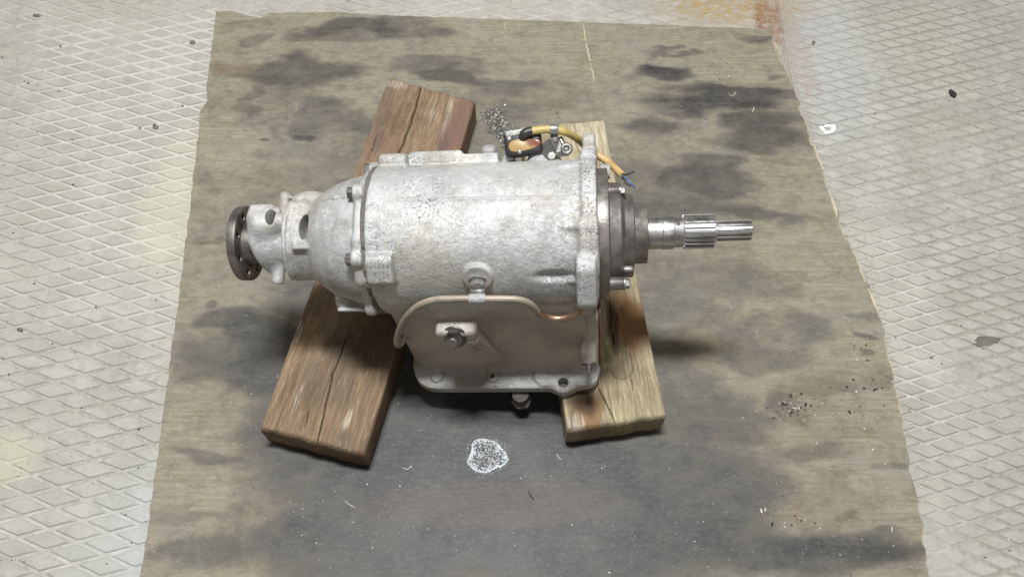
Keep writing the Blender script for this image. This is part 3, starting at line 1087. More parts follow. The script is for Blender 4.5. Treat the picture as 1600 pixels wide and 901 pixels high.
lb = beam('wooden_block', [P(407, 667, .08), P(568, 708, .08), P(742, 158, .08), P(608, 121, .08)], M['beam_l'],
          [([(660, 127), (652, 160), (641, 195), (625, 235), (612, 262)], 3.0, 0.007),
           ([(541, 530), (520, 585), (507, 640), (497, 690)], 2.2, 0.006),
           ([(590, 205), (584, 225), (575, 250)], 1.3, 0.0025), ([(483, 640), (476, 672)], 1.5, 0.003), ([(640, 150), (630, 190), (618, 222)], 1.0, 0.001),
           ([(470, 600), (455, 660)], 1.0, 0.0015), ([(560, 560), (540, 640)], 1.0, 0.001)],
          dict(stain=[(715, 195, 18, 60, 15, 0.9), (730, 165, 14, 20, 0, 0.7), (690, 215, 10, 40, 15, 0.5), (600, 230, 40, 40, 0, 0.35)],
               stain_shade=[(560, 540, 60, 40, 0, 0.55), (520, 600, 50, 40, 20, 0.35), (610, 510, 40, 40, 0, 0.6), (540, 690, 40, 20, 20, 0.3), (600, 180, 10, 60, 15, 0.4), (690, 235, 8, 30, 15, 0.6)],  # ellipses below the tail paint the gearbox's shadow, the others are stains
               pale=[(545, 650, 5, 24, 18, 0.7), (468, 515, 4, 16, 15, 0.7), (466, 620, 6, 20, 18, 0.35), (610, 130, 26, 6, 10, 0.4), (676, 180, 12, 10, 0, 0.3), (700, 180, 5, 36, 15, 0.35)]), 3)
tag(lb, 'brown weathered timber block with a long crack, under the flange end of the gearbox', 'block', 'timber blocks under the gearbox')
rb = beam('wooden_block', [P(887, 671, .08), P(1040, 647, .08), P(944, 187, .08), P(813, 199, .08)], M['beam_r'],
          [([(934, 606), (944, 622), (952, 640), (960, 658)], 2.0, 0.006), ([(953, 468), (955, 490), (954, 512)], 2.0, 0.003), ([(957, 520), (959, 538)], 2.4, 0.003), ([(963, 490), (966, 506)], 1.2, 0.002),
           ([(866, 190), (870, 215)], 1.6, 0.003), ([(893, 205), (905, 240)], 1.2, 0.0015), ([(985, 585), (990, 610)], 1.3, 0.002), ([(960, 210), (990, 330)], 1.0, 0.001)],
          dict(stain=[(985, 505, 34, 50, -12, 1.0), (915, 640, 30, 34, 0, 0.85), (965, 480, 20, 40, 0, 0.7)],
               stain_shade=[(957, 505, 9, 44, -8, 0.95), (908, 628, 26, 22, 0, 0.95), (895, 650, 8, 26, 0, 0.6), (1010, 610, 30, 50, 0, 0.22), (975, 575, 18, 18, 0, 0.28), (990, 620, 30, 12, 10, 0.25)],  # ellipses below the sump corner paint its shadow in with the stains
               pale=[(1000, 300, 30, 120, -12, 0.5), (920, 210, 40, 30, 0, 0.5), (900, 660, 14, 20, 0, 0.6)]), 17,
          knots=[(971, 570, 19.5, 21.5, 1.3, 0.0014)])
tag(rb, 'pale weathered timber block with an orange stain, under the shaft end of the gearbox', 'block', 'timber blocks under the gearbox')


# ------------------------------------------------------------------ gearbox
AXZ = 0.228                       # shaft axis above the sump's underside
YAW, TILT = math.radians(-1.9), math.radians(-5.54)
GB = bpy.data.objects.new('gearbox', None)
COL.objects.link(GB)
GB.location = (0.022, -0.095, 0.0785)
GB.rotation_euler = (0, TILT, YAW)
tag(GB, 'flaking silver-painted car gearbox with splined shaft resting across two timber blocks', 'gearbox')
RM = np.array(GB.rotation_euler.to_matrix())
GO = np.array(GB.location)
LC = RM.T @ (CAM - GO)            # the camera in gearbox coordinates, used only to read positions off the photograph
LFW = RM.T @ FW
LUP = RM.T @ UP
AX0 = np.array([0, 0, AXZ])
ADEP = float((AX0 - LC) @ LFW)


def ray(px, py):
    d = FW + RT * ((px - 800) / FPX) - UP * ((py - 450.5) / FPX)
    return RM.T @ d


def V(px, py, d=0.0):
    """point at the depth of the shaft axis, d metres nearer"""
    r = ray(px, py)
    x = 0.0
    for _ in range(6):             # the axis itself runs slightly towards the viewer
        dep = float((np.array([x, 0, AXZ]) - LC) @ LFW) - d
        p = LC + r * dep
        x = p[0]
    return p


def PY(px, py, y):
    """point of the plane y = const (gearbox coordinates)"""
    r = ray(px, py)
    return LC + r * ((y - LC[1]) / r[1])


def PZ(px, py, z):
    r = ray(px, py)
    return LC + r * ((z - LC[2]) / r[2])


def hit(px, py, f):
    r = ray(px, py)
    r = r / np.linalg.norm(r)
    t = 0.6
    for _ in range(120):
        p = LC + r * t
        d = float(f(*[np.array([q]) for q in p])[0])
        t += d * 0.8
        if abs(d) < 2e-5:
            break
    p = LC + r * t
    e = 4e-4
    n = np.array([float(f(*[np.array([p[j] + (e if j == i else 0)]) for j in range(3)])[0] - f(*[np.array([p[j] - (e if j == i else 0)]) for j in range(3)])[0]) for i in range(3)])
    return p, n / (np.linalg.norm(n) + 1e-12)


UPY, UPZ = LUP[1], LUP[2]


# ---- main case ----------------------------------------------------------
def case_core(X, Y, Z):
    zz = Z - AXZ
    d = s_cyl_x(X, Y, zz, -0.1785, 0.112, 0.1005, 0, 0, 0.004)
    # sump: planes leaning with the casting
    t = np.clip((AXZ - Z) / AXZ, 0, 1)
    wall = 0.0985 + 0.007 * t
    left = -0.1765 + 0.009 * t
    s1 = smax(np.abs(Y) - wall, left - X, 0.028)
    s1 = smax(s1, X - 0.110, 0.010)
    s1 = smax(s1, Z - AXZ, 0.004)
    s1 = smax(s1, 0.002 - Z, 0.002)
    return smin(d, s1, 0.006)


EARX = 0.100
hb_bolt, n_bolt = hit(747, 438, case_core)
hb_sel, n_sel = hit(713, 506, case_core)
h_rec, n_rec = hit(866, 432, case_core)
h_lugl, n_lugl = hit(600, 410, case_core)
n_sel = np.array([0, -1.0, 0.0])


def ang(a, r, x=0.0):
    """polar position round the axis: a degrees above horizontal, front positive"""
    a = math.radians(a)
    return np.array([x, -r * math.cos(a), AXZ + r * math.sin(a)])


BDIR = np.array([0, -0.80, -0.60])


def case_sdf(X, Y, Z):
    d = case_core(X, Y, Z)
    zz = Z - AXZ
    R = np.sqrt(Y * Y + zz * zz)
    # gasket lip with rounded corners, bolt pads and the big ear
    lip = smax(np.abs(Y + 0.0125) - 0.1215, np.maximum(-0.171 - X, X - 0.117), 0.045)
    lip = smax(lip, np.abs(Z - 0.0085) - 0.0085, 0.003)
    d = smin(d, lip, 0.012)
    for px in (683, 770, 845):
        p = PZ(px, 589, 0.017)
        d = smin(d, s_cyl(X, Y, Z, p - [0, 0, 0.012], p + [0, 0, 0.0048], 0.0092, 0.0015), 0.003)
        d = smin(d, s_cap(X, Y, Z, p + [0, 0.002, -0.003], p + [0.0, 0.024, 0.010], 0.007, 0.004), 0.006)
    p = PZ(880, 598, 0.016)
    d = smin(d, s_cyl(X, Y, Z, [p[0], p[1], 0.001], [p[0], p[1], 0.0165], 0.0160, 0.002), 0.010)
    tier = smax(np.abs(Y + 0.0125) - 0.1190, np.maximum(PZ(834, 589, 0.017)[0] - X, X - 0.114), 0.02)
    d = smin(d, smax(tier, np.abs(Z - 0.012) - 0.0085, 0.002), 0.0025)
    # knuckle in the middle of the sump wall
    k, _ = hit(797, 562, case_core)
    d = smin(d, s_ell(X, Y, Z, k, (0.013, 0.007, 0.010)), 0.006)
    # front end flange with its two horns
    fx = EARX + 0.006
    fl_ = np.maximum(np.abs(X - fx) - 0.0085, R - 0.1060)
    fl_ = smax(fl_, -zz - 0.01, 0.004)
    d = smin(d, fl_, 0.010)
    for a0, a1, rr, hw, xc, cr in ((13, 33, 0.1125, 0.0125, fx - 0.005, 0.0165), (33, 60, 0.103, 0.0105, fx - 0.002, 0.008), (147, 161, 0.1225, 0.0088, fx + 0.001, 0.0130), (132, 147, 0.106, 0.0095, fx, 0.010)):
        b0, b1 = ang(a0, rr, xc), ang(a1, rr - 0.005, xc)
        horn = s_cap(0 * X + xc, Y, Z, b0, b1, cr)
        horn = smax(horn, np.abs(X - xc) - hw, 0.005)
        d = smin(d, horn, 0.008)
    # webs from the flange into the drum
    for a, ln in ((62, 0.030), (118, 0.034), (22, 0.026)):
        b0, b1 = ang(a, 0.1035, fx), ang(a, 0.0985, fx - ln)
        d = smin(d, s_cap(X, Y, Z, b0, b1, 0.0045, 0.003), 0.006)
    # rear flange horns
    for a0, a1, rr, xa, xb in ((29, 41, 0.1045, -0.1765, -0.141), (138, 156, 0.1070, -0.1765, -0.138)):
        b0, b1 = ang(a0, rr), ang(a1, rr)
        horn = s_cap(0 * X, Y, Z, b0, b1, 0.0105)
        horn = smax(horn, np.abs(X - (xa + xb) / 2) - (xb - xa) / 2, 0.005)
        d = smin(d, horn, 0.005)
    # long pad and strip on the far shoulder
    Rt = np.array([[1, 0, 0], [0, UPY, -UPZ], [0, UPZ, UPY]])
    q = V(684, 248)
    d = smin(d, s_box(X, Y, Z, q, (0.036, 0.0085, 0.016), 0.003, Rt), 0.004)
    q = V(742, 250)
    d = smin(d, s_box(X, Y, Z, q, (0.034, 0.0068, 0.014), 0.002, Rt), 0.004)
    for px, py, rr in ((795, 246, 0.0095), (842, 248, 0.016), (868, 247, 0.008)):
        q = V(px, py + 4)
        d = smin(d, s_ell(X, Y, Z, q, (rr, rr * 0.8, rr)), 0.004)
    # casting seam along the drum
    s0, _ = hit(620, 312, case_core)
    s1, _ = hit(905, 309, case_core)
    d = np.minimum(d, s_cap(X, Y, Z, s0 - [0, 0, 0.0007], s1 - [0, 0, 0.0007], 0.0022))
    # step in the front band of the drum
    d = smin(d, np.maximum(np.abs(X + 0.160) - 0.017, np.maximum(R - 0.1020, -zz + 0.015)), 0.003)
    # bolt boss above the pipe clip
    d = smin(d, s_cyl(X, Y, Z, hb_bolt - n_bolt * 0.01, hb_bolt + n_bolt * 0.0045, 0.0125, 0.002), 0.004)
    d = smin(d, np.maximum(s_cyl(X, Y, Z, hb_bolt - n_bolt * 0.01 + [0, 0, 0.006], hb_bolt + n_bolt * 0.0018 + [0, 0, 0.006], 0.019, 0.001), 0 * X - 1), 0.004)
    # selector pad and its three webs
    c = hb_sel
    d = smin(d, s_box(X, Y, Z, c + [0.002, -0.006, 0.001], (0.029, 0.017, 0.012), 0.007), 0.003)
    for x1, xs, ht in ((782, 0.021, 0.023), (748, 0.004, 0.017), (708, -0.014, 0.016)):
        e_ = PY(x1, 556, -0.105)
        zs, ze = c[2] - 0.006, e_[2]
        tt = (zs - Z) / (zs - ze)
        xc = c[0] + xs + (e_[0] - c[0] - xs) * tt
        fin = np.maximum(np.abs(X - xc) * 0.85 - (0.0078 if x1 > 770 else 0.0045) * (1.2 - 0.7 * tt), (-0.104 - ht * (1 - tt)) - Y)
        fin = np.maximum(np.maximum(fin, Z - zs), np.maximum(ze - Z, Y + 0.090))
        d = smin(d, fin, 0.004)
    # post for the corner bolt
    q = PY(920, 566, -0.128)
    d = smin(d, s_cyl(X, Y, Z, q, q - BDIR * 0.062, 0.0112, 0.0015), 0.003)
    # end column where the pump joins the sump
    q = np.array([0.127, -0.085, 0.10])
    d = smin(d, s_box(X, Y, Z, (0.107, -0.088, 0.095), (0.008, 0.018, 0.090), 0.004), 0.006)
    # cast recess under the front horn
    Rn = frame(n_rec)
    d = smax(d, -s_ell(X, Y, Z, h_rec + n_rec * 0.002, (0.026, 0.0085, 0.0085)), 0.004)
    # holes through the lip
    for px, py, rr in ((880, 598, 0.0074), (770, 588, 0.0034)):
        p = PZ(px, py, 0.017)
        d = smax(d, -s_cyl(X, Y, Z, p - [0, 0, 0.03], p + [0, 0, 0.02], rr, 0.0005), 0.001)
    for px in (683, 845):
        p = PZ(px, 589, 0.0218)
        d = smax(d, -(np.abs(np.sqrt((X - p[0]) ** 2 + (Y - p[1]) ** 2) - 0.0036) - 0.0007 + 10 * np.maximum(0, 0.0205 - Z)), 0.001)
    return d


def add_cast(name, f, lo, hi, h, m, grime=None):
    co, F = surface_net(f, lo, hi, h)
    me = np_mesh(name, co, F)
    if grime is not None:
        attr(me, 'grime', grime(co))
    return link(name, me, m, GB, True)


def grime(co):
    x, y, z = co.T
    n = fbm(x * 22 + 5, z * 22 + y * 9, 44, 4) - 0.5
    g_ = sstep(0.020, 0.042, z + 0.030 * n) * (1 - sstep(0.165, 0.255, z + 0.05 * n + 0.10 * np.abs(x + 0.02)))
    g_ = g_ * sstep(0.03, -0.02, y)
    ring = np.exp(-(np.linalg.norm(co - hb_bolt, axis=1) / 0.022) ** 2) * 0.8
    g_ = g_ * (1 - 0.75 * np.exp(-(np.linalg.norm(co - hb_sel - [0, -0.016, 0.006], axis=1) / 0.02) ** 2))
    side = 0.5 * sstep(-0.12, -0.16, x) * (1 - sstep(0.19, 0.25, z + 0.05 * n))
    return np.clip(np.maximum(np.maximum(g_, ring), side), 0, 1)


case = add_cast('main_case', case_sdf, (-0.186, -0.150, -0.004), (0.142, 0.150, 0.358), 0.0018, M['case'], grime)

# ---- tail housing ------------------------------------------------------
PROF = np.array([(-0.1815, 0.0900), (-0.200, 0.0890), (-0.218, 0.0855), (-0.236, 0.0795), (-0.252, 0.0715), (-0.266, 0.0610), (-0.275, 0.0520), (-0.282, 0.0455), (-0.295, 0.0400), (-0.308, 0.0355), (-0.320, 0.0370), (-0.334, 0.0430), (-0.348, 0.0462), (-0.365, 0.0462)])


def tail_core(X, Y, Z):
    zz = Z - AXZ
    R = np.sqrt(Y * Y + zz * zz)
    pr = np.interp(-X, -PROF[:, 0], PROF[:, 1])
    d = (R - pr) * 0.80
    d = smax(d, np.maximum(-0.357 - X + 0.35 * np.maximum(0, -(Y * UPY + zz * UPZ) - 0.002), X + 0.182), 0.006)
    return d


COLX = V(469, 352, 0.03)[0]
FOOTX = V(557, 466)[0]
hw1, nw1 = hit(428, 350, tail_core)
hw2, nw2 = hit(479, 352, tail_core)
h_bt, n_bt = hit(553, 412, tail_core)
h_cov, n_cov = hit(552, 452, tail_core)


def tail_sdf(X, Y, Z):
    zz = Z - AXZ
    R = np.sqrt(Y * Y + zz * zz)
    d = tail_core(X, Y, Z)
    # joint flange with lobes at the bolts
    d = smin(d, s_cyl_x(X, Y, zz, -0.194, -0.1815, 0.0965, 0, 0, 0.003), 0.005)
    for a in (42, 150, 95, -12, 192):
        b = ang(a, 0.097)
        d = smin(d, s_cyl_x(X, Y, Z, -0.197, -0.1815, 0.0115, b[1], b[2], 0.004), 0.006)
    b = ang(56, 0.094)
    d = smin(d, s_cap(X, Y, Z, [-0.1885, b[1], b[2]], [-0.1885, *ang(24, 0.096)[1:]], 0.0090), 0.005)
    # parting rib on the dome
    prev = None
    for px, py in ((508, 312), (524, 309), (542, 307), (560, 306), (574, 305)):
        q, _ = hit(px, py, tail_core)
        if prev is not None:
            d = smin(d, s_cap(X, Y, Z, prev, q, 0.0036), 0.003)
        prev = q
    # collar behind the dome and its upper lump
    col = smax(np.abs(X - COLX) - 0.0155, R - 0.0560, 0.003)
    col = smax(col, -(zz * 0.80 - Y * 0.40) + 0.004, 0.004)
    d = smin(d, col, 0.004)
    rim_ = smax(np.abs(X - COLX + 0.0135) - 0.0028, R - 0.0605, 0.002)
    rim_ = smax(rim_, -(zz * 0.85 - Y * 0.30) + 0.012, 0.003)
    d = smin(d, rim_, 0.003)
    q = V(484, 312)
    d = smin(d, s_ell(X, Y, Z, q + [0, 0, -0.004], (0.024, 0.015, 0.015)), 0.012)
    q = V(466, 330, 0.03)
    d = smin(d, s_box(X, Y, Z, q, (0.012, 0.012, 0.010), 0.006), 0.008)
    # tab under the collar
    q, n_ = hit(475, 382, tail_core)
    d = smin(d, s_box(X, Y, Z, q, (0.0140, 0.0110, 0.0075), 0.003), 0.003)
    # pad on the flange end
    q = V(411, 337, 0.028)
    d = smin(d, s_box(X, Y, Z, q, (0.0185, 0.013, 0.0135), 0.007), 0.010)
    q0, q1 = V(398, 344, 0.034), V(428, 346, 0.036)
    d = smin(d, s_cap(X, Y, Z, q0, q1, 0.0042, 0.0036), 0.003)
    d = smin(d, s_cap(X, Y, Z, q1, V(433, 328, 0.026), 0.0036, 0.0042), 0.003)
    d = smin(d, s_cap(X, Y, Z, V(458, 338, 0.036), V(472, 330, 0.036), 0.0048, 0.0040), 0.003)
    d = smin(d, s_cap(X, Y, Z, V(472, 330, 0.036), V(476, 317, 0.024), 0.0048, 0.0060), 0.003)
    q = V(424, 352, 0.036)
    d = smin(d, s_cap(X, Y, Z, q + [-0.012, 0, 0], q + [0.006, 0.004, 0.0], 0.016, 0.013), 0.012)
    # upright posts
    q0, q1 = V(446, 332, 0.01), V(446, 308, 0.0)
    d = smin(d, s_cap(X, Y, Z, q0, q1, 0.0095, 0.0078), 0.006)
    q0, q1 = V(438, 408, 0.012), V(434, 440, 0.012)
    d = smin(d, s_cyl(X, Y, Z, q0, q1 + (q1 - q0) * 0.1, 0.0085, 0.0025), 0.007)
    # front lower scoop on the neck
    q = V(400, 408, 0.030)
    # mounting foot that carries this end on the block
    q = V(557, 447, 0.0)
    for px in (542, 570):
        d = smin(d, s_cap(X, Y, Z, V(px, 436, 0.0), V(px, 470, -0.004), 0.0150, 0.0155), 0.006)
    qb = V(563, 482.5, -0.006)
    Rt = np.array([[1, 0, 0], [0, UPY, -UPZ], [0, UPZ, UPY]])
    d = smin(d, s_box(X, Y, Z, qb, (0.027, 0.0030, 0.020), 0.002, Rt), 0.002)
    d = smin(d, s_box(X, Y, Z, (FOOTX, 0.040, 0.100), (0.030, 0.030, 0.070), 0.008), 0.010)
    foot = s_box(X, Y, Z, (FOOTX, 0.030, 0.0285), (0.036, 0.038, 0.0045), 0.003)
    d = smin(d, foot, 0.003)
    # windows
    for p, n_, ra, rb_ in ((hw1 + nw1 * 0.002, nw1, 0.0062, 0.0112), (hw2 + nw2 * 0.006, nw2, 0.0070, 0.0130)):
        u, v_, w_ = frame(n_)
        Rr = np.stack([np.array([1, 0, 0]), np.cross(n_, [1, 0, 0]), n_], 1)
        x, y, z = X - p[0], Y - p[1], Z - p[2]
        lx = x
        ly = x * Rr[0, 1] + y * Rr[1, 1] + z * Rr[2, 1]
        lz = x * n_[0] + y * n_[1] + z * n_[2]
        e_ = (np.sqrt((lx / ra) ** 2 + (ly / rb_) ** 2) - 1) * ra
        d = smax(d, -np.maximum(e_, np.abs(lz) - 0.026), 0.0012)
    # bore at the flange end
    d = smax(d, -np.maximum(R - 0.030, X + 0.340), 0.001)
    # post holes
    q = V(452, 314, 0.004)
    d = smax(d, -s_cyl(X, Y, Z, q - [0.0, 0, 0], q + [0.012, -0.004, 0.004], 0.0032, 0.0003), 0.0008)
    q = V(440, 440, 0.018)
    d = smax(d, -s_cyl(X, Y, Z, q - [0.002, 0, 0], q + [0.012, -0.004, 0.004], 0.0030, 0.0003), 0.0008)
    return d


tail = add_cast('tail_housing', tail_sdf, (-0.368, -0.118, 0.012), (-0.176, 0.118, 0.345), 0.0016, M['tail'])
# gasket between the two castings
gp = [(0.0, 0.0995 + 0.0), (0.0032, 0.0995)]
v_, f_ = lathe([(-0.1832, 0.080), (-0.1832, 0.0992), (-0.1775, 0.0992), (-0.1775, 0.080)], (0, 0, AXZ), (1, 0, 0), 120, False)
v_ = [np.array(p) for p in v_]
for i, p in enumerate(v_):
    rad = p - np.array([p[0], 0, AXZ])
    if np.linalg.norm(rad) > 0.09:
        v_[i] = p + rad * (0.035 * (random.random() - 0.35) + 0.012)
gk = link('joint_gasket', np_mesh('joint_gasket', v_, f_), M['gasket'], GB)
# bolts on the tail flange
for a in (42, 150, 95):
    b = ang(a, 0.098)
    hex_bolt('flange_bolt', (-0.1968, b[1], b[2]), (-1, 0, 0), 0.0085, 0.0085, M['old_bolt'], tail, washer=False, spin=0.3 + a)
for px in (541, 572):
    hex_bolt('mount_bolt', V(px, 466, 0.0095), -LFW * 0.6 - LUP, 0.0062, 0.006, M['tail'], tail, washer=True)


# ---- output flange -----------------------------------------------------
def disc_with_holes(x0, x1, r, holes, hr, rin):
    """thick ring with round through-holes, axis along X"""
    bm = bmesh.new()

    def loop(rad, cy, cz, n):
        vs_ = [bm.verts.new((0, cy + rad * math.cos(2 * math.pi * k / n), cz + rad * math.sin(2 * math.pi * k / n))) for k in range(n)]
        return [bm.edges.new((vs_[k], vs_[(k + 1) % n])) for k in range(n)]
    es = loop(r, 0, AXZ, 72) + loop(rin, 0, AXZ, 48)
    for cy, cz in holes:
        es += loop(hr, cy, cz, 16)
    bmesh.ops.triangle_fill(bm, use_beauty=True, use_dissolve=False, edges=es)
    bm.faces.ensure_lookup_table()
    for f in list(bm.faces):          # open the holes again
        c = f.calc_center_median()
        if (c.y ** 2 + (c.z - AXZ) ** 2) < rin ** 2 * 0.98 or any((c.y - cy) ** 2 + (c.z - cz) ** 2 < (hr * 0.97) ** 2 and all(((q.co.y - cy) ** 2 + (q.co.z - cz) ** 2) < (hr * 1.02) ** 2 for q in f.verts) for cy, cz in holes):
            bm.faces.remove(f)
    ex = bmesh.ops.extrude_face_region(bm, geom=bm.faces[:])
    for q in ex['geom']:
        if isinstance(q, bmesh.types.BMVert):
            q.co.x = x1 - x0
    for q in bm.verts:
        q.co.x += x0
    bmesh.ops.recalc_face_normals(bm, faces=bm.faces)
    me = bpy.data.meshes.new('flange_plate')
    bm.to_mesh(me)
    bm.free()
    return me


hol = [(0.0410 * math.cos(math.radians(a)), AXZ + 0.0410 * math.sin(math.radians(a))) for a in range(18, 378, 45)]
of = link('output_flange', disc_with_holes(-0.3835, -0.3715, 0.0525, hol, 0.0050, 0.020), M['flange_steel'], GB)
bevel_mesh(of.data, 0.0009, 2, 50)
soft(of.data, 40)
lathe_obj('flange_hub', [(-0.388, 0.0185), (-0.378, 0.0205), (-0.3722, 0.0320), (-0.364, 0.0300), (-0.342, 0.0270)], M['flange_steel'], of, (0, 0, AXZ), (1, 0, 0), 48, 0.001)

# ---- front pump and shafts ---------------------------------------------


def XP(px):
    return V(px, 366)[0]


pump = lathe_obj('pump_body', [(0.111, 0.088), (XP(950), 0.0885), (XP(950) + 0.001, 0.0690), (XP(969), 0.0680), (XP(971), 0.0600), (XP(974), 0.0550), (XP(989), 0.0520), (XP(989) + 0.0006, 0.0415), (XP(1010), 0.0412), (XP(1010), 0.0290), (XP(1004), 0.0285)], M['pump'], GB, (0, 0, AXZ), (1, 0, 0), 96, 0.0012)
for px, py, dd, rr, x1 in ((960, 299, 0.040, 0.0088, 969), (960, 443, 0.040, 0.0088, 973)):
    c = V(px, py, dd)
    x0_, xe = XP(948), XP(x1)
    lathe_obj('bolt_boss', [(x0_, rr * 1.15), (x0_ + 0.004, rr), (xe, rr * 0.94)], M['pump'], pump, (0, c[1], c[2]), (1, 0, 0), 32, 0.0012)
    hex_bolt('pump_bolt', (xe, c[1], c[2]), (1, 0, 0), 0.0070, 0.0062, M['bolt'], pump, washer=True, spin=0.5)
for a, rr in ((150, 0.084), (205, 0.084)):
    b = ang(a, rr)
    lathe_obj('bolt_boss', [(XP(940), 0.0105), (XP(955), 0.0100)], M['tail'], pump, (0, b[1], b[2]), (1, 0, 0), 32, 0.0012)
# web between the lower bolt boss and the neck
box_obj('pump_web', V(981, 424, 0.030), (0.016, 0.010, 0.020), M['pump'], pump, None, 0.004, 3)

lathe_obj('stator_sleeve', [(XP(1000), 0.0222), (XP(1034), 0.0222), (XP(1034.5), 0.0229), (XP(1052), 0.0228), (XP(1052.5), 0.0205), (XP(1068), 0.0203)], M['steel'], GB, (0, 0, AXZ), (1, 0, 0), 72, 0.0006)
sleeve = [o for o in COL.objects if o.name == 'stator_sleeve'][0]
q = V(1060, 351, 0.0165)
rad = np.array([0, q[1], q[2] - AXZ])
rad /= np.linalg.norm(rad)
lathe_obj('oil_hole_disc', [(-0.002, 0.0022), (0.0001, 0.0022)], M['dark_hole'], sleeve, (q[0], rad[1] * 0.0204, AXZ + rad[2] * 0.0204), rad, 16, 0)  # solid dark disc, the hole's shade put in as colour
q2_ = np.array([0, -0.85, -0.3])
q2_ /= np.linalg.norm(q2_)
lathe_obj('oil_hole_disc', [(-0.002, 0.0022), (0.0001, 0.0022)], M['dark_hole'], sleeve, (q[0], q2_[1] * 0.0204, AXZ + q2_[2] * 0.0204), q2_, 16, 0)


def spline(name, x0, x1, r_out, r_in, teeth, m, parent, ch=0.0012, duty=0.52):
    prof = []
    for k in range(teeth):
        a = 2 * math.pi * k / teeth
        s_ = 2 * math.pi / teeth
        for fr_, rr in ((0.0, r_in), (0.5 - duty / 2 - 0.04, r_in), (0.5 - duty / 2 + 0.05, r_out), (0.5, r_out * 1.004), (0.5 + duty / 2 - 0.05, r_out), (0.5 + duty / 2 + 0.04, r_in)):
            prof.append((a + fr_ * s_, rr))
    n = len(prof)
    vs_, fs = [], []
    for x, k in ((x0, 0.93), (x0 + ch, 1.0), (x1 - ch, 1.0), (x1, 0.93)):
        for a, rr in prof:
            r2 = rr if rr <= r_in * 1.001 and k < 1 else rr * (k if k < 1 else 1)
            r2 = min(r2, rr)
            vs_.append((x, r2 * math.cos(a), AXZ + r2 * math.sin(a)))
    for i in range(3):
        for k in range(n):
            k2 = (k + 1) % n
            fs.append([i * n + k, i * n + k2, (i + 1) * n + k2, (i + 1) * n + k])
    fs.append(list(range(n))[::-1])
    fs.append([3 * n + k for k in range(n)])
    me = np_mesh(name, vs_, fs)
    o = link(name, me, m, parent)
    soft(me, 30)
    return o


spline('sleeve_spline', XP(1067), XP(1115.5), 0.0232, 0.0198, 22, M['steel'], sleeve)
shaft = lathe_obj('input_shaft', [(XP(1105), 0.0108), (XP(1120), 0.0108), (XP(1150), 0.0104)], M['steel'], GB, (0, 0, AXZ), (1, 0, 0), 48, 0.0004)
spline('shaft_spline', XP(1118.5), XP(1173.5), 0.0138, 0.0108, 14, M['steel'], shaft, 0.0018)

# red gasket edge and sump underside
box_obj('end_gasket', (0.1172, -0.070, 0.098), (0.0022, 0.060, 0.180), M['red_gasket'], GB, None, 0.0005, 1)
cov = smooth_path
pan_me = np_mesh('sump_cover', [(x, y, z) for z in (-0.0035, 0.0006) for x, y in ((-0.145, -0.1315), (0.101, -0.1325), (0.115, -0.118), (0.115, 0.092), (0.101, 0.107), (-0.145, 0.107), (-0.166, 0.088), (-0.166, -0.108))],
                 [[7, 6, 5, 4, 3, 2, 1, 0], list(range(8, 16))] + [[k, (k + 1) % 8, 8 + (k + 1) % 8, 8 + k] for k in range(8)])
bevel_mesh(pan_me, 0.001, 1)
pan = link('sump_cover', pan_me, M['flange_steel'], GB)
dp = PZ(814, 619, -0.012)
lathe_obj('drain_boss', [(0.0, 0.0130), (0.004, 0.0120)], M['gasket'], pan, (dp[0], dp[1], -0.003), (0, 0, -1), 32, 0.001)
hex_bolt('drain_plug', (dp[0], dp[1], -0.006), (0, 0, -1), 0.0165, 0.009, M['gasket'], pan, washer=False, shank=0.016, spin=0.35)

# ---- fittings on the visible side ---------------------------------------
hex_bolt('clip_bolt', hb_bolt + n_bolt * 0.0040, n_bolt * 0.55 + np.array([0, -0.8, 0.0]), 0.0098, 0.0085, M['bolt'], case, washer=True, spin=0.5)
sel = hex_bolt('selector_nut', hb_sel + [0, -0.0220, 0.004], (-0.12, -1, 0.6), 0.0135, 0.0095, M['old_bolt'], case, washer=True, spin=0.1)
lathe_obj('selector_stud', [(0.0, 0.0078), (0.016, 0.0078), (0.0172, 0.0066)], M['bracket'], sel, hb_sel + [0, -0.0220, 0.004], (-0.12, -1, 0.6), 28, 0.0006)
q = PY(920, 566, -0.128)
hex_bolt('corner_bolt', q - BDIR * 0.0005, BDIR, 0.0125, 0.0110, M['steel'], case, washer=False, shank=0.003, spin=0.5)

PIPE_Y = -0.1165
pp = [(632, 541), (626, 544), (620.5, 537), (622, 522), (629, 505), (639, 490), (655, 477), (676, 469), (705, 466.5), (745, 466.5), (790, 466.8), (806, 467.5), (820, 470.5), (831, 477), (839, 486)]
pts = [PY(x, y, PIPE_Y) for x, y in pp]
pts[0] = pts[0] + [0.002, 0.022, 0]
pts[1] = pts[1] + [0.0, 0.008, 0]
pipe = tube_obj('breather_pipe', pts, 0.0046, M['painted_pipe'], GB, 16, 6)
pp = [(836, 482.5), (842, 489), (855, 495.5), (874, 497.5), (893, 494), (905, 487), (912, 477), (914, 466)]
pts = [PY(x, y, PIPE_Y) for x, y in pp]
pts[-1] = pts[-1] + [0, 0.006, 0]
tube_obj('bare_pipe_end', pts, 0.00445, M['copper'], pipe, 16, 6)
c0, c1 = PY(734, 466.5, PIPE_Y), PY(757, 466.5, PIPE_Y)
clip = lathe_obj('pipe_clip', [(-0.0105, 0.0064), (0.0105, 0.0064)], M['tail'], pipe, (c0 + c1) / 2, c1 - c0, 28, 0.0008)
mid = (c0 + c1) / 2
tb = hb_bolt + n_bolt * 0.005
dirv = tb - mid
Rc = np.stack([np.array([1.0, 0, 0]), np.cross(dirv / np.linalg.norm(dirv), [1.0, 0, 0]), dirv / np.linalg.norm(dirv)], 1)
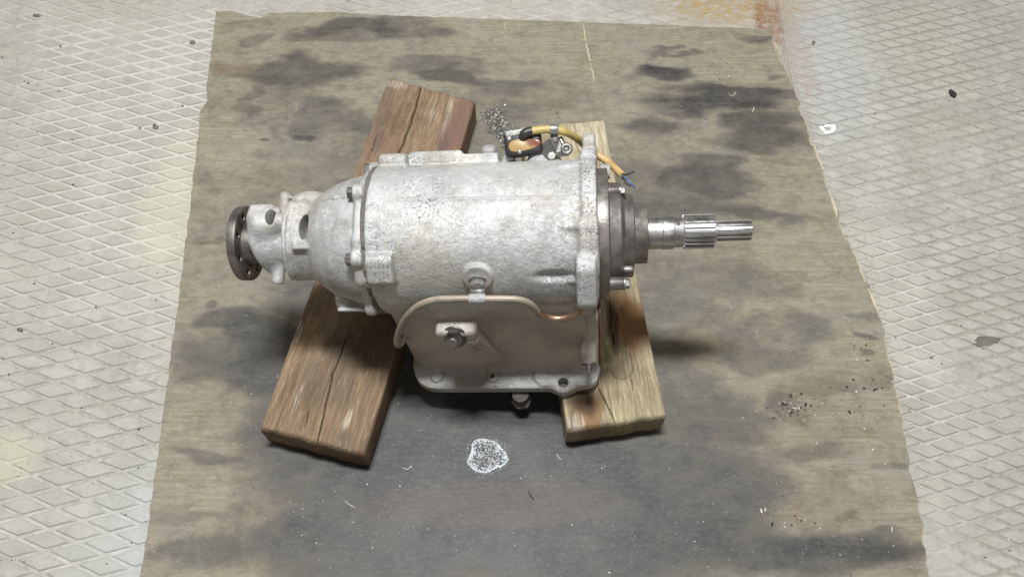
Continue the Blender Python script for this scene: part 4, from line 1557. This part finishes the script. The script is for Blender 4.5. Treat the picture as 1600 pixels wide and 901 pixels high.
box_obj('clip_strap', (mid + tb) / 2, (0.019, 0.0022, np.linalg.norm(dirv)), M['old_bolt'], pipe, Rc, 0.0006, 1)

# plug cap on the far shoulder
q = V(765, 244)
plug = lathe_obj('filler_plug', [(-0.012, 0.0108), (0.010, 0.0105), (0.0135, 0.0088), (0.0150, 0.0030)], M['tail'], case, q, LUP * 0.6 + np.array([0, 0, 0.5]), 36, 0.0012)

# ---- inhibitor switch with its cable ------------------------------------
VW = -LFW                                          # towards the viewer
Rs = np.stack([np.array([1.0, 0, 0]), LUP, np.cross([1.0, 0, 0], LUP)], 1)
tl = math.radians(6)
Rs2 = Rs @ np.array([[math.cos(tl), -math.sin(tl), 0], [math.sin(tl), math.cos(tl), 0], [0, 0, 1]])
sw = box_obj('switch_body', V(818, 225, 0.010), (0.050, 0.032, 0.026), M['black'], GB, Rs2, 0.004, 3)
box_obj('switch_cap', V(814, 209, 0.012), (0.040, 0.0085, 0.026), M['tail'], sw, Rs2, 0.0025, 3)


def oval(name, c, rx, ry, th, Rr, m, parent, n=40, power=2.4):
    vs_, fs = [], []
    for z, k in ((0, 1.0), (th * 0.6, 1.0), (th, 0.90)):
        for i in range(n):
            a = 2 * math.pi * i / n
            ca, sa = math.cos(a), math.sin(a)
            x = rx * k * math.copysign(abs(ca) ** (2 / power), ca)
            y = ry * k * math.copysign(abs(sa) ** (2 / power), sa) * (1 - 0.25 * x / rx)
            vs_.append(np.asarray(c) + Rr @ np.array([x, y, z]))
    for j in range(2):
        for i in range(n):
            fs.append([j * n + i, j * n + (i + 1) % n, (j + 1) * n + (i + 1) % n, (j + 1) * n + i])
    fs.append([2 * n + i for i in range(n)])
    fs.append(list(range(n))[::-1])
    o = link(name, np_mesh(name, vs_, fs), m, parent)
    soft(o.data, 30)
    return o


oval('contact_plate', V(820, 226, 0.0225), 0.0215, 0.0080, 0.0016, Rs2, M['amber'], sw)
for px, py in ((796, 217), (812, 237)):
    lathe_obj('cover_screw', [(0, 0.0036), (0.0015, 0.0034), (0.0028, 0.0018)], M['bolt'], sw, V(px, py, 0.0225), VW, 20, 0.0003)
tube_obj('cable_sleeve', [V(816, 216, 0.022), V(819, 210, 0.026), V(825, 206.5, 0.026), V(832, 205, 0.026)], [0.0052, 0.0066, 0.0066, 0.0064], M['black'], sw, 18, 5)
cable = tube_obj('cable', [V(829, 205.5, 0.026), V(845, 203, 0.026), V(865, 202.5, 0.024), V(882, 206, 0.020), V(896, 213, 0.004), V(908, 222, -0.016), V(920, 233, -0.028), V(940, 247, -0.030)], 0.0052, M['yellow'], GB, 18, 6)
tube_obj('cable_tail', [V(930, 240, -0.030), V(948, 252, -0.026), V(960, 262, -0.012), V(973, 274.5, 0.004)], 0.0050, M['tan'], cable, 18, 6)
for nm, pts, r_, m_ in (('wire', [V(972, 273, 0.004), V(980, 273, 0.008), V(986, 270, 0.010), V(990, 268, 0.008)], 0.0011, M['black']),
                        ('wire', [V(972, 275, 0.004), V(980, 280, 0.008), V(986, 287, 0.010), V(992, 293, 0.008)], 0.0015, M['blue']),
                        ('wire', [V(972, 276, 0.005), V(976, 281, 0.009), V(978, 286, 0.010), V(986, 291, 0.010)], 0.0014, M['black'])):
    tube_obj(nm, pts, r_, m_, cable, 8, 5)
cp = V(865.5, 202.5, 0.024)
lathe_obj('cable_clamp', [(-0.0055, 0.0068), (0.0055, 0.0068)], M['bolt'], cable, cp, V(876, 203.5, 0.022) - V(855, 202.5, 0.025), 26, 0.0006)
box_obj('clamp_leg', V(866, 213, 0.020), (0.010, 0.016, 0.002), M['bolt'], cable, Rs, 0.0006, 1)


def plate(name, pxs, th, m, parent, dep):
    """folded sheet: outline given in photograph pixels with a depth for each corner"""
    a = [V(x, y, d) for (x, y), d in zip(pxs, dep)]
    n_ = np.cross(a[1] - a[0], a[2] - a[0])
    n_ = n_ / np.linalg.norm(n_)
    k = len(a)
    vs_ = [p - n_ * th / 2 for p in a] + [p + n_ * th / 2 for p in a]
    fs = [list(range(k))[::-1], [k + i for i in range(k)]] + [[i, (i + 1) % k, k + (i + 1) % k, k + i] for i in range(k)]
    me = np_mesh(name, vs_, fs)
    bm = bmesh.new()
    bm.from_mesh(me)
    bmesh.ops.recalc_face_normals(bm, faces=bm.faces)
    bm.to_mesh(me)
    bm.free()
    bevel_mesh(me, 0.0004, 1)
    return link(name, me, m, parent)


br = plate('bracket', [(836, 234), (857, 217), (868, 239), (860, 246), (840, 246)], 0.003, M['bracket'], GB, [0.012, 0.022, 0.018, 0.012, 0.010])
plate('bracket_wing', [(857, 217), (874, 220), (881, 236), (868, 240)], 0.003, M['bracket'], br, [0.022, 0.016, 0.016, 0.018])
plate('bracket_foot', [(868, 239), (882, 237), (889, 243), (872, 246)], 0.0025, M['bolt'], br, [0.018, 0.014, 0.010, 0.010])
u_, w_, _ = frame(VW)
ring = [V(885, 233, 0.016) + 0.0056 * (u_ * math.cos(a) + w_ * math.sin(a)) for a in np.linspace(0, 2 * math.pi, 25)]
tube_obj('cable_eye', ring, 0.0030, M['bracket'], br, 10, 0)
lathe_obj('eye_pin', [(-0.006, 0.0044), (0.002, 0.0042)], M['bracket'], br, V(885, 233, 0.014), VW, 20, 0.0004)
tube_obj('eye_stem', [V(874, 216, 0.012), V(880, 226, 0.013)], 0.0042, M['bracket'], br, 12, 0)
v_, f_ = lathe([(-0.003, 0.003), (0.000, 0.0052), (0.003, 0.0045), (0.0045, 0.001)], V(862, 244, 0.018), VW, 14)
v_ = [p + RNG.normal(0, 0.0006, 3) for p in v_]
wb = link('sealant_blob', np_mesh('sealant_blob', v_, f_), M['white'], br, True)

# ------------------------------------------------------------------ loose things and dirt
def chips(name, pts, size, m, cols, parent=None, flatz=0.35, stretch=2.0):
    vs_, fs, cvals = [], [], []
    for p, s_, cval in zip(pts, size, cols):
        a = random.uniform(0, 6.283)
        u = np.array([math.cos(a), math.sin(a), random.uniform(-.3, .3)])
        v = np.array([-math.sin(a), math.cos(a), random.uniform(-.3, .3)])
        st_ = random.uniform(1, stretch)
        b = len(vs_)
        k = random.choice((4, 5, 6))
        for i in range(k):
            t = 6.283 * i / k
            rr = random.uniform(.6, 1.1)
            vs_.append(np.asarray(p) + s_ * rr * (u * math.cos(t) * st_ + v * math.sin(t)))
            cvals.append(cval)
        vs_.append(np.asarray(p) + np.array([0, 0, s_ * flatz * 2]))
        vs_.append(np.asarray(p) - np.array([0, 0, s_ * flatz * 0.6]))
        cvals += [cval, cval]
        for i in range(k):
            fs.append([b + i, b + (i + 1) % k, b + k])
            fs.append([b + (i + 1) % k, b + i, b + k + 1])
    me = np_mesh(name, vs_, fs)
    attr(me, 'tone', cvals)
    return link(name, me, m, parent)


def tone_mat(name, a, b_, metal=0.0, rough=0.7):
    m, nt, b = new_mat(name)
    g = G(nt)
    c = g.mix(g.attr('tone'), a, b_)
    c = g.mix(g.ramp(g.noise(600, 2), 0.4, 0.6, 0, 0.3), c, tuple(x * 0.6 for x in a))
    g.put(b.inputs['Base Color'], c)
    b.inputs['Metallic'].default_value = metal
    b.inputs['Roughness'].default_value = rough
    return m


M['crumb'] = tone_mat('dirt_and_chalk_crumbs', (0.045, 0.042, 0.038), (0.78, 0.77, 0.70))
M['swarf'] = tone_mat('metal_shavings', (0.10, 0.10, 0.09), (0.75, 0.74, 0.70), 0.35, 0.35)
M['salt'] = tone_mat('white_crystals', (0.45, 0.50, 0.54), (0.92, 0.94, 0.95), 0.0, 0.5)

pts, sz, tn = [], [], []
while len(pts) < 1000:
    px, py = random.uniform(230, 1440), random.uniform(30, 900)
    if random.random() > (0.25 + 0.75 * (py / 900) ** 1.6):
        continue
    p = P(px, py, BZ + 0.0004)
    if not (left_x(p[1]) + 0.01 < p[0] < right_x(p[1]) - 0.01 and p[1] < 0.61):
        continue
    pts.append(p)
    s_ = min(0.0016, 0.00032 + random.expovariate(1 / 0.00022))
    sz.append(s_)
    tn.append(1.0 if random.random() < 0.62 else random.uniform(0, 0.25))
for cx, cy, sp, n_ in ((1240, 637, 16, 90), (1130, 105, 18, 34), (1230, 800, 22, 30), (1350, 545, 12, 26), (1345, 620, 40, 30), (1300, 640, 60, 40)):
    for _ in range(n_):
        pts.append(P(random.gauss(cx, sp), random.gauss(cy, sp * 0.6), BZ + 0.0005))
        sz.append(min(0.0026, 0.0005 + random.expovariate(1 / 0.0005)))
        tn.append(0.0 if random.random() < 0.7 else 0.9)
cr = chips('sawdust_crumbs', pts, sz, M['crumb'], tn)
tag(cr, 'white and dark crumbs scattered over the stained plywood', 'crumbs', kind='stuff')
pts, sz, tn = [], [], []
for _ in range(800):
    t = random.random()
    cx, cy = 768 + 30 * t + random.gauss(0, 9 - 4 * t), 172 + 62 * t + random.gauss(0, 5)
    pts.append(P(cx, cy, BZ + 0.0006))
    sz.append(random.uniform(0.0006, 0.0017))
    tn.append(random.choice((0.0, 0.0, 0.05, 0.1, 0.2, 1.0)))
for _ in range(60):
    pts.append(P(random.gauss(868, 6), random.gauss(178, 4), BZ + 0.0005))
    sz.append(random.uniform(0.0004, 0.0011))
    tn.append(random.choice((0.0, 0.1, 0.9)))
sw_ = chips('metal_shavings', pts, sz, M['swarf'], tn, stretch=2.6)
tag(sw_, 'small heap of metal shavings on the plywood between the two blocks', 'shavings', kind='stuff')
pts, sz, tn = [], [], []
while len(pts) < 1700:
    a, rr = random.uniform(0, 6.283), math.sqrt(random.random())
    rim_ = 1 + 0.10 * math.sin(3 * a + 1.0) + 0.05 * math.sin(5 * a)
    if random.random() > 0.20 + 0.80 * rr ** 4:
        continue
    px, py = 760.5 + 30 * rim_ * rr * math.cos(a), 712 + 26 * rim_ * rr * math.sin(a)
    if fbm(np.array([px * 0.45]), np.array([py * 0.45]), 8, 2)[0] < 0.40 and rr < 0.9:
        continue
    pts.append(P(px, py, BZ + 0.0004))
    sz.append(random.uniform(0.0004, 0.00085))
    tn.append(random.uniform(0.35, 1))
for _ in range(160):
    a = random.uniform(0, 6.283)
    rr = 1 + abs(random.gauss(0, 0.10))
    pts.append(P(760.5 + 30 * rr * math.cos(a), 712 + 26 * rr * math.sin(a), BZ + 0.0003))
    sz.append(random.uniform(0.0002, 0.0006))
    tn.append(random.uniform(0.2, 0.9))
sa_ = chips('crystal_crust', pts, sz, M['salt'], tn)
tag(sa_, 'round patch of white crystals on the dark plywood in front of the gearbox', 'residue', kind='stuff')
pts, sz, tn = [], [], []
for _ in range(620):
    px, py = random.choice(((random.uniform(-10, 320)), (random.uniform(1220, 1610)))), random.uniform(-5, 905)
    p = P(px, py, 0.0022)
    if p[1] < 0.69 and left_x(p[1]) - 0.006 < p[0] < right_x(p[1]) + 0.006:
        continue
    pts.append(p)
    sz.append(min(0.0028, 0.0004 + random.expovariate(1 / 0.0005)))
    tn.append(0.9 if random.random() < 0.35 else random.uniform(0, 0.35))
fc = chips('floor_crumbs', pts, sz, M['crumb'], tn, stretch=2.2)
tag(fc, 'dark and pale crumbs scattered over the diamond floor', 'crumbs', kind='stuff')

# fibres on the board
M['fibre'] = simple('pale_fibre', (0.62, 0.58, 0.48), 0, 0.7, 0.2)
M['twig'] = simple('dark_twig', (0.045, 0.036, 0.03), 0, 0.8, 0.3)


def strand(name, pxs, r, m, label, cat, z=BZ + 0.0012, group=None):
    o = tube_obj(name, [P(x, y, z) for x, y in pxs], [r * 0.6, r, r, r * 0.5], m, None, 6, 4)
    return tag(o, label, cat, group)


strand('wood_fibre', [(1138, 146), (1143, 150), (1150, 144), (1146, 152)], 0.0006, M['fibre'], 'pale curled fibre on the dark stain below the back right corner of the plywood', 'fibre', group='fibres on the plywood')
strand('wood_fibre', [(1175, 176), (1178, 170), (1177, 168)], 0.0011, M['fibre'], 'short white splinter at the edge of the dark stain near the plywood edge', 'fibre', group='fibres on the plywood')
strand('wood_fibre', [(629, 730), (637, 733), (643, 727), (642, 731)], 0.0006, M['fibre'], 'pale curled fibre in front of the right corner of the brown block', 'fibre', group='fibres on the plywood')
strand('wood_fibre', [(869, 708), (873, 714), (877, 718)], 0.0006, M['fibre'], 'straight pale fibre just left of the front of the pale block', 'fibre', group='fibres on the plywood')
strand('dark_twig', [(826, 766), (829, 773), (834, 780)], 0.0009, M['twig'], 'dark thin twig on the plywood in front of the crystal patch', 'twig')
strand('wood_fibre', [(538, 782), (548, 789), (556, 793)], 0.0006, M['fibre'], 'pale straight fibre in front of the brown block near the lower edge', 'fibre', group='fibres on the plywood')
strand('wood_fibre', [(1393, 831), (1394, 824), (1394, 822)], 0.0011, M['fibre'], 'short cream splinter near the front right corner of the plywood', 'fibre', group='fibres on the plywood')
strand('dark_stub', [(1484, 141), (1488, 145), (1492, 149), (1494, 150)], 0.0048, M['twig'], 'small dark stub lying on the floor at the upper right', 'stub', z=0.0068)


def blob_sheet(name, cx, cy, rx, ry, m, z, th, label, cat, seed, hole=None, jag=0.35):
    n = 48
    vs_, fs = [], []
    cen = P(cx, cy, z)
    outer = []
    for i in range(n):
        a = 6.283 * i / n
        k = 1 + jag * (fbm(np.array([2.2 * math.cos(a) + 5.3]), np.array([2.2 * math.sin(a) + 5.6]), seed, 4)[0] - 0.5) * 2
        outer.append(P(cx + rx * k * math.cos(a), cy + ry * k * math.sin(a), z))
    inner_k = 0.0 if hole is None else hole
    for i in range(n):
        vs_.append(outer[i])
    for i in range(n):
        vs_.append(cen + (outer[i] - cen) * 0.85 + [0, 0, th])
    if hole is None:
        vs_.append(cen + [0, 0, th])
        for i in range(n):
            j = (i + 1) % n
            fs += [[i, j, n + j, n + i], [n + i, n + j, 2 * n]]
    else:
        for i in range(n):
            vs_.append(cen + (outer[i] - cen) * hole * random.uniform(.85, 1.15) + [0, 0, th])
        for i in range(n):
            vs_.append(cen + (outer[i] - cen) * hole * 0.9)
        for i in range(n):
            j = (i + 1) % n
            fs += [[i, j, n + j, n + i], [n + i, n + j, 2 * n + j, 2 * n + i], [2 * n + i, 2 * n + j, 3 * n + j, 3 * n + i]]
    o = link(name, np_mesh(name, vs_, fs), m, None, True)
    return tag(o, label, cat)


M['tar'] = simple('dried_oil', (0.17, 0.155, 0.13), 0, 0.6, 0.3, 120, 0.3, 0.001)
M['wpaint'] = simple('white_paint_drip', (0.82, 0.82, 0.80), 0, 0.5, 0.1)
blob_sheet('oil_splotch', 1541, 533, 20, 8, M['tar'], 0.0020, 0.0006, 'ragged dark oil splotch on the floor right of the plywood', 'stain', 5, jag=0.45)
blob_sheet('paint_splash', 1293, 201, 12, 7, M['wpaint'], 0.0022, 0.0007, 'white ring-shaped paint splash on the floor by the plywood edge', 'paint', 9, hole=0.5, jag=0.6)
blob_sheet('dirt_lump', 243, 199, 4.5, 4, M['tar'], 0.0022, 0.0030, 'largest dark dirt lump on the floor left of the plywood', 'dirt', 11, jag=0.5)
blob_sheet('dirt_lump', 301, 67, 4.5, 3, M['tar'], 0.0022, 0.0020, 'dirt lump beside the back left corner of the plywood', 'dirt', 12, jag=0.5)
blob_sheet('dirt_lump', 58, 25, 6.5, 2.2, M['tar'], 0.0022, 0.0020, 'flat dark flake on the floor in the top left corner', 'dirt', 13, jag=0.5)
blob_sheet('dirt_lump', 31, 515, 4, 3, M['tar'], 0.0022, 0.0020, 'dark round lump at the far left edge of the floor', 'dirt', 14, jag=0.4)
blob_sheet('dirt_lump', 1271, 68, 3.2, 2.8, M['tar'], 0.0022, 0.0030, 'dark pebble right of the rusty seam behind the plywood', 'dirt', 15, jag=0.4)
